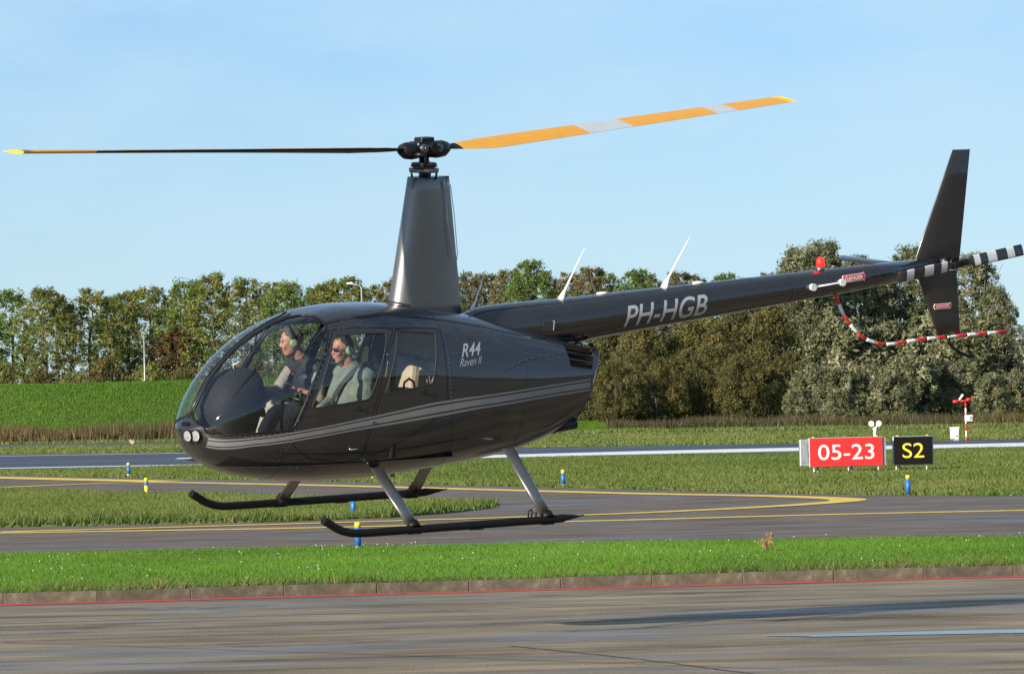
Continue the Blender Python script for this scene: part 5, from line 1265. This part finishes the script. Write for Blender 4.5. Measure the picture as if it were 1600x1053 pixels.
def person(base, J, cl, head_rot, label, hair, girth=1.0):
    """J: joints in helicopter axes; cl: list of (a, b, ra, rb, material key)"""
    mb = MB(); seg = []
    for a, b, ra, rb, k in cl:
        A = Vector(J[a] if isinstance(a, str) else a); B = Vector(J[b] if isinstance(b, str) else b)
        mb.capsule(A, B, ra, rb); seg.append((A, B, ra, rb, k))
    hc = Vector(J['head']); HR = head_rot
    def h(p): return hc + HR @ Vector(p)          # head frame: +x face, +z up
    Hm = HR.to_3x3() if HR.to_3x3() else HR
    for c, r in (((-0.012, 0, 0.03), (0.095, 0.075, 0.098)), ((0.02, 0, -0.035), (0.070, 0.060, 0.080)), ((0.045, 0, -0.085), (0.040, 0.042, 0.032)), ((0.065, 0.032, -0.02), (0.03, 0.03, 0.03)), ((0.065, -0.032, -0.02), (0.03, 0.03, 0.03))):
        mb.ellipsoid(h(c), r, R=HR)
    mb.capsule(h((0.082, 0, 0.022)), h((0.099, 0, -0.016)), 0.009, 0.012)
    mb.capsule(h((0.076, -0.035, 0.036)), h((0.076, 0.035, 0.036)), 0.014, 0.014)
    mb.capsule(h((0.080, -0.018, -0.058)), h((0.080, 0.018, -0.058)), 0.010, 0.010)
    for s in (-1, 1): mb.ellipsoid(h((-0.005, s * 0.077, 0.0)), (0.02, 0.012, 0.032), R=HR)
    # hands: palm, four fingers and a thumb for each
    for hand in J['hands']:
        p = Vector(hand['at']); f = Vector(hand['dir']).normalized(); u = Vector(hand['up']).normalized(); w = f.cross(u).normalized(); u = w.cross(f)
        mb.ellipsoid(p + f * 0.04, (0.045, 0.038, 0.017), R=Matrix((f, w, u)).transposed())
        for i, (o_, L) in enumerate(((-0.030, 0.060), (-0.010, 0.072), (0.010, 0.068), (0.030, 0.052))):
            a = p + f * 0.075 + w * o_; b = a + (f * 0.6 - u * 0.55 * hand['curl']).normalized() * L * 0.5; c = b + (f * 0.15 - u * 1.0 * hand['curl']).normalized() * L * 0.55
            mb.capsule(a - f * 0.02, b, 0.009, 0.0085); mb.capsule(b, c, 0.0085, 0.0075); seg.append((a, c, .01, .01, 'skin'))
        t0 = p + f * 0.02 - w * 0.034 * hand['side']; t1 = t0 + (f * 0.5 - w * 0.7 * hand['side'] - u * 0.4).normalized() * 0.035; t2 = t1 + (f * 0.8 - u * 0.4).normalized() * 0.028
        mb.capsule(t0, t1, 0.012, 0.010); mb.capsule(t1, t2, 0.010, 0.008); seg.append((p, p + f * 0.08, .04, .04, 'skin')); seg.append((t0, t2, .012, .01, 'skin'))
    me = remesh(mb, 0.0085)
    keys = ['skin', 'lip', 'eye'] + sorted({s[4] for s in seg} - {'skin'})
    me.materials.clear()
    for k in keys: me.materials.append(M[k])
    rnd = np.random.default_rng(1); Hi = HR.inverted()
    n = len(me.polygons); C = np.zeros(n * 3, np.float32); me.polygons.foreach_get('center', C); C = C.reshape(-1, 3).astype(float)
    best = np.full(n, 1e9); mi = np.zeros(n, np.int32)
    for A, B, ra, rb, k in seg:
        A = np.array(A); B = np.array(B); d = B - A; t = np.clip(((C - A) @ d) / max(d @ d, 1e-9), 0, 1)
        dist = np.linalg.norm(C - A - t[:, None] * d, axis=1) - (ra + (rb - ra) * t)
        m_ = dist < best; best[m_] = dist[m_]; mi[m_] = keys.index(k)
    L = (C - np.array(hc)) @ np.array(Hi).T
    hd = (np.linalg.norm(L / np.array([0.125, 0.1, 0.135]), axis=1) < 1.0) & (L[:, 2] > -0.125); mi[hd] = 0
    mi[hd & (L[:, 0] > 0.06) & (np.abs(L[:, 2] + 0.058) < 0.008) & (np.abs(L[:, 1]) < 0.024)] = 1
    for s in (-1, 1): mi[hd & (np.linalg.norm((L - np.array([0.086, s * 0.032, 0.012])) / np.array([1.6, 1.2, 0.65]), axis=1) < 0.011)] = 2
    me.polygons.foreach_set('material_index', mi); me.polygons.foreach_set('use_smooth', np.ones(n, bool))
    # cloth folds
    nv = len(me.vertices); P = np.zeros(nv * 3, np.float32); me.vertices.foreach_get('co', P); P = P.reshape(-1, 3)
    N_ = np.zeros(nv * 3, np.float32); me.vertices.foreach_get('normal', N_); N_ = N_.reshape(-1, 3)
    vm = np.zeros(nv, bool); vs = np.zeros(len(me.loops), np.int32); me.loops.foreach_get('vertex_index', vs)
    lt = np.zeros(n, np.int32); me.polygons.foreach_get('loop_total', lt); vm[vs[np.repeat(mi >= 3, lt)]] = True; vm[vs[np.repeat(mi < 3, lt)]] = False
    w_ = 0.0022 * np.sin(P[:, 2] * 70 + 5 * np.sin(P[:, 0] * 17 + P[:, 2] * 9) + 4 * np.sin(P[:, 1] * 21)) * np.sin(P[:, 0] * 14 + P[:, 1] * 11 + P[:, 2] * 19) + 0.0012 * np.sin(P[:, 0] * 90 + P[:, 2] * 60)
    P += N_ * (w_ * vm)[:, None]
    b0 = np.array(base, np.float32); P -= b0
    me.vertices.foreach_set('co', P.ravel()); me.update()
    o = link('person', me, None, None, HM @ Matrix.Translation(base)); tag(o, label, 'person')
    # hair
    hb_ = MB(); nu, nvv = 48, 26; V = []; F = []; rr = random.Random(4)
    for j in range(nvv + 1):
        ph = math.pi * 0.70 * j / nvv
        for i in range(nu):
            th = 2 * math.pi * i / nu; front = math.cos(th)
            lim = 0.34 + 0.66 * min(1.0, max(0.0, (0.75 - front) / 1.1)) ** 0.8 + 0.05 * math.sin(9 * th)
            pp = ph * lim
            k = 1.09 + rr.uniform(-.05, .06) + 0.035 * math.sin(11 * th + 7 * ph) * math.sin(13 * ph) - 0.05 * (j / nvv) ** 6
            V.append(h((-0.012 + 0.097 * k * math.sin(pp) * math.cos(th), 0.078 * k * math.sin(pp) * math.sin(th), 0.03 + 0.102 * k * math.cos(pp))) - Vector(base))
    for j in range(nvv):
        for i in range(nu): F.append((j * nu + i, (j + 1) * nu + i, (j + 1) * nu + (i + 1) % nu, j * nu + (i + 1) % nu))
    hb_.add(V, F, 0, True); hb_.build('hair', M[hair], o)
    return o, h

def headset(h, HR, label):
    e = empty('headset', mat=HM @ Matrix.Translation(h((0, 0, -0.02)))); base = h((0, 0, -0.02)); tag(e, label, 'headset')
    q = lambda p: h(p) - base
    for s in (-1, 1):
        mb = MB(); mb.tube([q((-0.005, s * 0.078, 0.0)), q((-0.005, s * 0.092, 0.0))], [0.040, 0.042], 18); mb.build('ear_cushion', M['black'], e)
        mb = MB(); mb.tube([q((-0.005, s * 0.092, 0.0)), q((-0.005, s * 0.115, 0.0)), q((-0.005, s * 0.128, 0.0)), q((-0.005, s * 0.132, 0.0))], [0.040, 0.040, 0.030, 0.012], 18); mb.build('ear_cup', M['hs_green'], e)
    mb = MB(); mb.tube([q((-0.008, 0.112 * math.sin(a), 0.02 + 0.128 * math.cos(a))) for a in np.linspace(-1.5, 1.5, 21)], 0.013, 8, flat=0.6); mb.build('headband', M['black'], e)
    mb = MB(); mb.tube([q((0.01, -0.115, -0.02)), q((0.05, -0.10, -0.06)), q((0.105, -0.05, -0.075)), q((0.112, -0.025, -0.072))], 0.004, 6); mb.build('microphone_arm', M['black'], e)
    mb = MB(); mb.capsule(q((0.113, -0.03, -0.071)), q((0.113, -0.0, -0.068)), 0.013, 0.013); mb.build('microphone', M['black'], e)
    mb = MB(); mb.tube([q((-0.01, -0.115, -0.035)), q((-0.03, -0.12, -0.12)), q((-0.10, -0.10, -0.20)), q((-0.16, -0.06, -0.30))], 0.004, 6); mb.build('cable', M['black'], e)
    return e

def headR(yaw, pitch_): return (rot('Z', math.pi + yaw) @ rot('Y', pitch_)).to_3x3()
# pilot in the far (right hand) seat
J = dict(pel=(-0.75, .3, .95), bel=(-0.80, .3, 1.10), che=(-0.88, .3, 1.28), nb=(-0.965, .3, 1.44), head=(-1.10, .3, 1.605),
         shl=(-0.93, .13, 1.385), shr=(-0.95, .47, 1.385), ell=(-0.97, .04, 1.12), elr=(-1.10, .53, 1.16), wrl=(-1.14, .12, 1.20), wrr=(-1.31, .38, 1.20),
         hl=(-0.78, .20, .945), hr=(-0.78, .40, .945), knl=(-1.14, .19, 1.03), knr=(-1.20, .42, 1.03), anl=(-1.35, .19, .70), anr=(-1.41, .42, .70), tol=(-1.53, .19, .655), tor=(-1.60, .42, .655),
         hands=[dict(at=(-1.15, .12, 1.205), dir=(-0.6, 0.25, 0.75), up=(0.7, -0.5, 0.5), curl=1.0, side=1), dict(at=(-1.32, .375, 1.20), dir=(-0.95, -0.2, 0.1), up=(-0.1, 0.2, 1), curl=1.2, side=-1)])
cl = [('pel', 'bel', .145, .15, 'vest'), ('bel', 'che', .15, .145, 'vest'), ('che', 'nb', .135, .085, 'vest'), ('shl', 'shr', .085, .085, 'vest'), ((-0.87, .22, 1.25), (-0.87, .38, 1.25), .135, .135, 'vest'), ('nb', (-1.04, .3, 1.52), .058, .055, 'skin'),
      ('shl', 'ell', .068, .05, 'khaki'), ('shr', 'elr', .068, .05, 'khaki'), ('ell', (-1.05, .08, 1.16), .047, .042, 'khaki'), ((-1.05, .08, 1.16), 'wrl', .038, .028, 'skin'), ('elr', (-1.2, .46, 1.18), .047, .042, 'khaki'), ((-1.2, .46, 1.18), 'wrr', .038, .028, 'skin'),
      ('hl', 'knl', .088, .066, 'trouser'), ('hr', 'knr', .088, .066, 'trouser'), ('knl', 'anl', .064, .048, 'trouser'), ('knr', 'anr', .064, .048, 'trouser'), ('hl', 'hr', .11, .11, 'trouser'), ('anl', 'tol', .042, .036, 'shoe'), ('anr', 'tor', .042, .036, 'shoe')]
p1_, h1 = person((-0.80, .3, .86), J, cl, headR(math.radians(-22), math.radians(12)), 'person in black vest and grey trousers at the far cabin controls', 'hair_g')
headset(h1, None, 'green cupped headset on the person in the black vest')
# passenger in the near (left hand) seat
J = dict(pel=(-0.74, -.3, .95), bel=(-0.80, -.3, 1.10), che=(-0.81, -.3, 1.26), nb=(-0.85, -.3, 1.42), head=(-0.955, -.3, 1.585),
         shl=(-0.81, -.475, 1.355), shr=(-0.83, -.125, 1.355), ell=(-0.84, -.535, 1.10), elr=(-0.90, -.06, 1.12), wrl=(-1.03, -.42, 1.04), wrr=(-1.10, -.17, 1.06),
         hl=(-0.78, -.41, .945), hr=(-0.78, -.19, .945), knl=(-1.22, -.41, .99), knr=(-1.22, -.19, .99), anl=(-1.40, -.41, .70), anr=(-1.40, -.19, .70), tol=(-1.58, -.41, .655), tor=(-1.58, -.19, .655),
         hands=[dict(at=(-1.04, -.415, 1.04), dir=(-0.9, 0.3, -0.1), up=(0, 0, 1), curl=0.7, side=1), dict(at=(-1.11, -.17, 1.06), dir=(-0.9, -0.1, -0.1), up=(0, 0, 1), curl=0.7, side=-1)])
cl = [('pel', 'bel', .165, .18, 'sage'), ('bel', 'che', .185, .16, 'sage'), ('che', 'nb', .145, .085, 'sage'), ('shl', 'shr', .088, .088, 'sage'), ((-0.80, -.40, 1.2), (-0.80, -.20, 1.2), .14, .14, 'sage'), ('nb', (-0.91, -.3, 1.50), .064, .06, 'skin'),
      ('shl', 'ell', .075, .056, 'sage'), ('shr', 'elr', .075, .056, 'sage'), ('ell', 'wrl', .053, .036, 'sage'), ('elr', 'wrr', .053, .036, 'sage'),
      ('hl', 'knl', .09, .068, 'jeans'), ('hr', 'knr', .09, .068, 'jeans'), ('knl', 'anl', .066, .05, 'jeans'), ('knr', 'anr', .066, .05, 'jeans'), ('hl', 'hr', .11, .11, 'jeans'), ('anl', 'tol', .042, .036, 'shoe'), ('anr', 'tor', .042, .036, 'shoe')]
p2_, h2 = person((-0.80, -.3, .86), J, cl, headR(math.radians(6), math.radians(4)), 'person in sage green sweater behind the near front door', 'hair_d')
mb = MB()
for s in (-1, 1): mb.ellipsoid(h2((0.098, s * 0.033, 0.012)) - Vector((-0.80, -.3, .86)), (0.010, 0.026, 0.019), R=headR(math.radians(6), math.radians(4)), nu=10, nv=6)
for s in (-1, 1): mb.tube([h2((0.096, s * 0.055, 0.016)) - Vector((-0.80, -.3, .86)), h2((0.0, s * 0.080, 0.015)) - Vector((-0.80, -.3, .86))], 0.003, 5)
mb.tube([h2((0.106, -0.012, 0.016)) - Vector((-0.80, -.3, .86)), h2((0.106, 0.012, 0.016)) - Vector((-0.80, -.3, .86))], 0.003, 5)
mb.build('shaded_eye_glasses', M['blackm'], p2_)  # glasses shape added, its black stands in for shade over the eyes
headset(h2, None, 'green cupped headset on the person in the sage sweater')
# seat belt over the sweater, held radio, bag and yellow bag on the back seat
mb = MB(); P = [(-0.66, -.46, 1.44), (-0.80, -.43, 1.465), (-0.90, -.40, 1.40), (-0.985, -.34, 1.28), (-1.02, -.26, 1.14), (-0.98, -.15, 1.04), (-0.92, -.08, 0.98)]
P = smooth_path(P, 5); V = []
for i, p in enumerate(P):
    t = (Vector(P[min(i + 1, len(P) - 1)]) - Vector(P[max(i - 1, 0)])).normalized(); w_ = t.cross(Vector((-0.8, -0.3, 0.45))).normalized() * 0.024; p = Vector(p); V += [p + w_, p - w_, p - w_ + Vector((.004, .001, -.002)), p + w_ + Vector((.004, .001, -.002))]
F = []
for i in range(len(P) - 1):
    for j in range(4): F.append((4 * i + j, 4 * i + (j + 1) % 4, 4 * i + 4 + (j + 1) % 4, 4 * i + 4 + j))
mb.add(V, F); o = mb.build('seat_belt', M['strap'], heli)
dv = HM @ Vector((-1.21, .16, 1.285))
mb = MB(); mb.box((0, 0, 0), (0.022, 0.065, 0.13), bev=0.006); o = mb.build('handheld_radio', M['black']); o.matrix_world = HM @ Matrix.Translation((-1.20, .16, 1.275)) @ rot('Y', 0.35); tag(o, 'small black handheld device with red cap in the raised hand', 'radio')
mb2 = MB(); mb2.tube([(0, 0.02, 0.06), (0, 0.02, 0.09)], [0.012, 0.014], 8); q_ = mb2.build('red_cap', M['red'], o)
mb = MB(); mb.box((0, 0, 0.11), (0.26, 0.34, 0.22), bev=0.05); o = mb.build('black_bag', M['black']); o.matrix_world = HM @ Matrix.Translation((-0.30, -.30, 0.94)) @ Matrix.Scale(1.25, 4, (0, 0, 1)); tag(o, 'black bag with loop handle on the rear cabin seat', 'bag')
mb = MB(); mb.tube([(-0.06, -.08, 0.21), (-0.05, -.08, 0.27), (0.0, -.08, 0.295), (0.05, -.08, 0.27), (0.06, -.08, 0.21)], 0.010, 8); mb.build('handle', M['black'], o)
mb = MB(); mb.ellipsoid((0, 0, 0.14), (0.05, 0.06, 0.15)); mb.ellipsoid((0.01, 0.03, 0.05), (0.06, 0.07, 0.07)); o = mb.build('yellow_bag', M['yellow_bag']); o.matrix_world = HM @ Matrix.Translation((-0.60, -.46, 1.17)); tag(o, 'limp yellow bag hanging behind the front seat', 'bag')
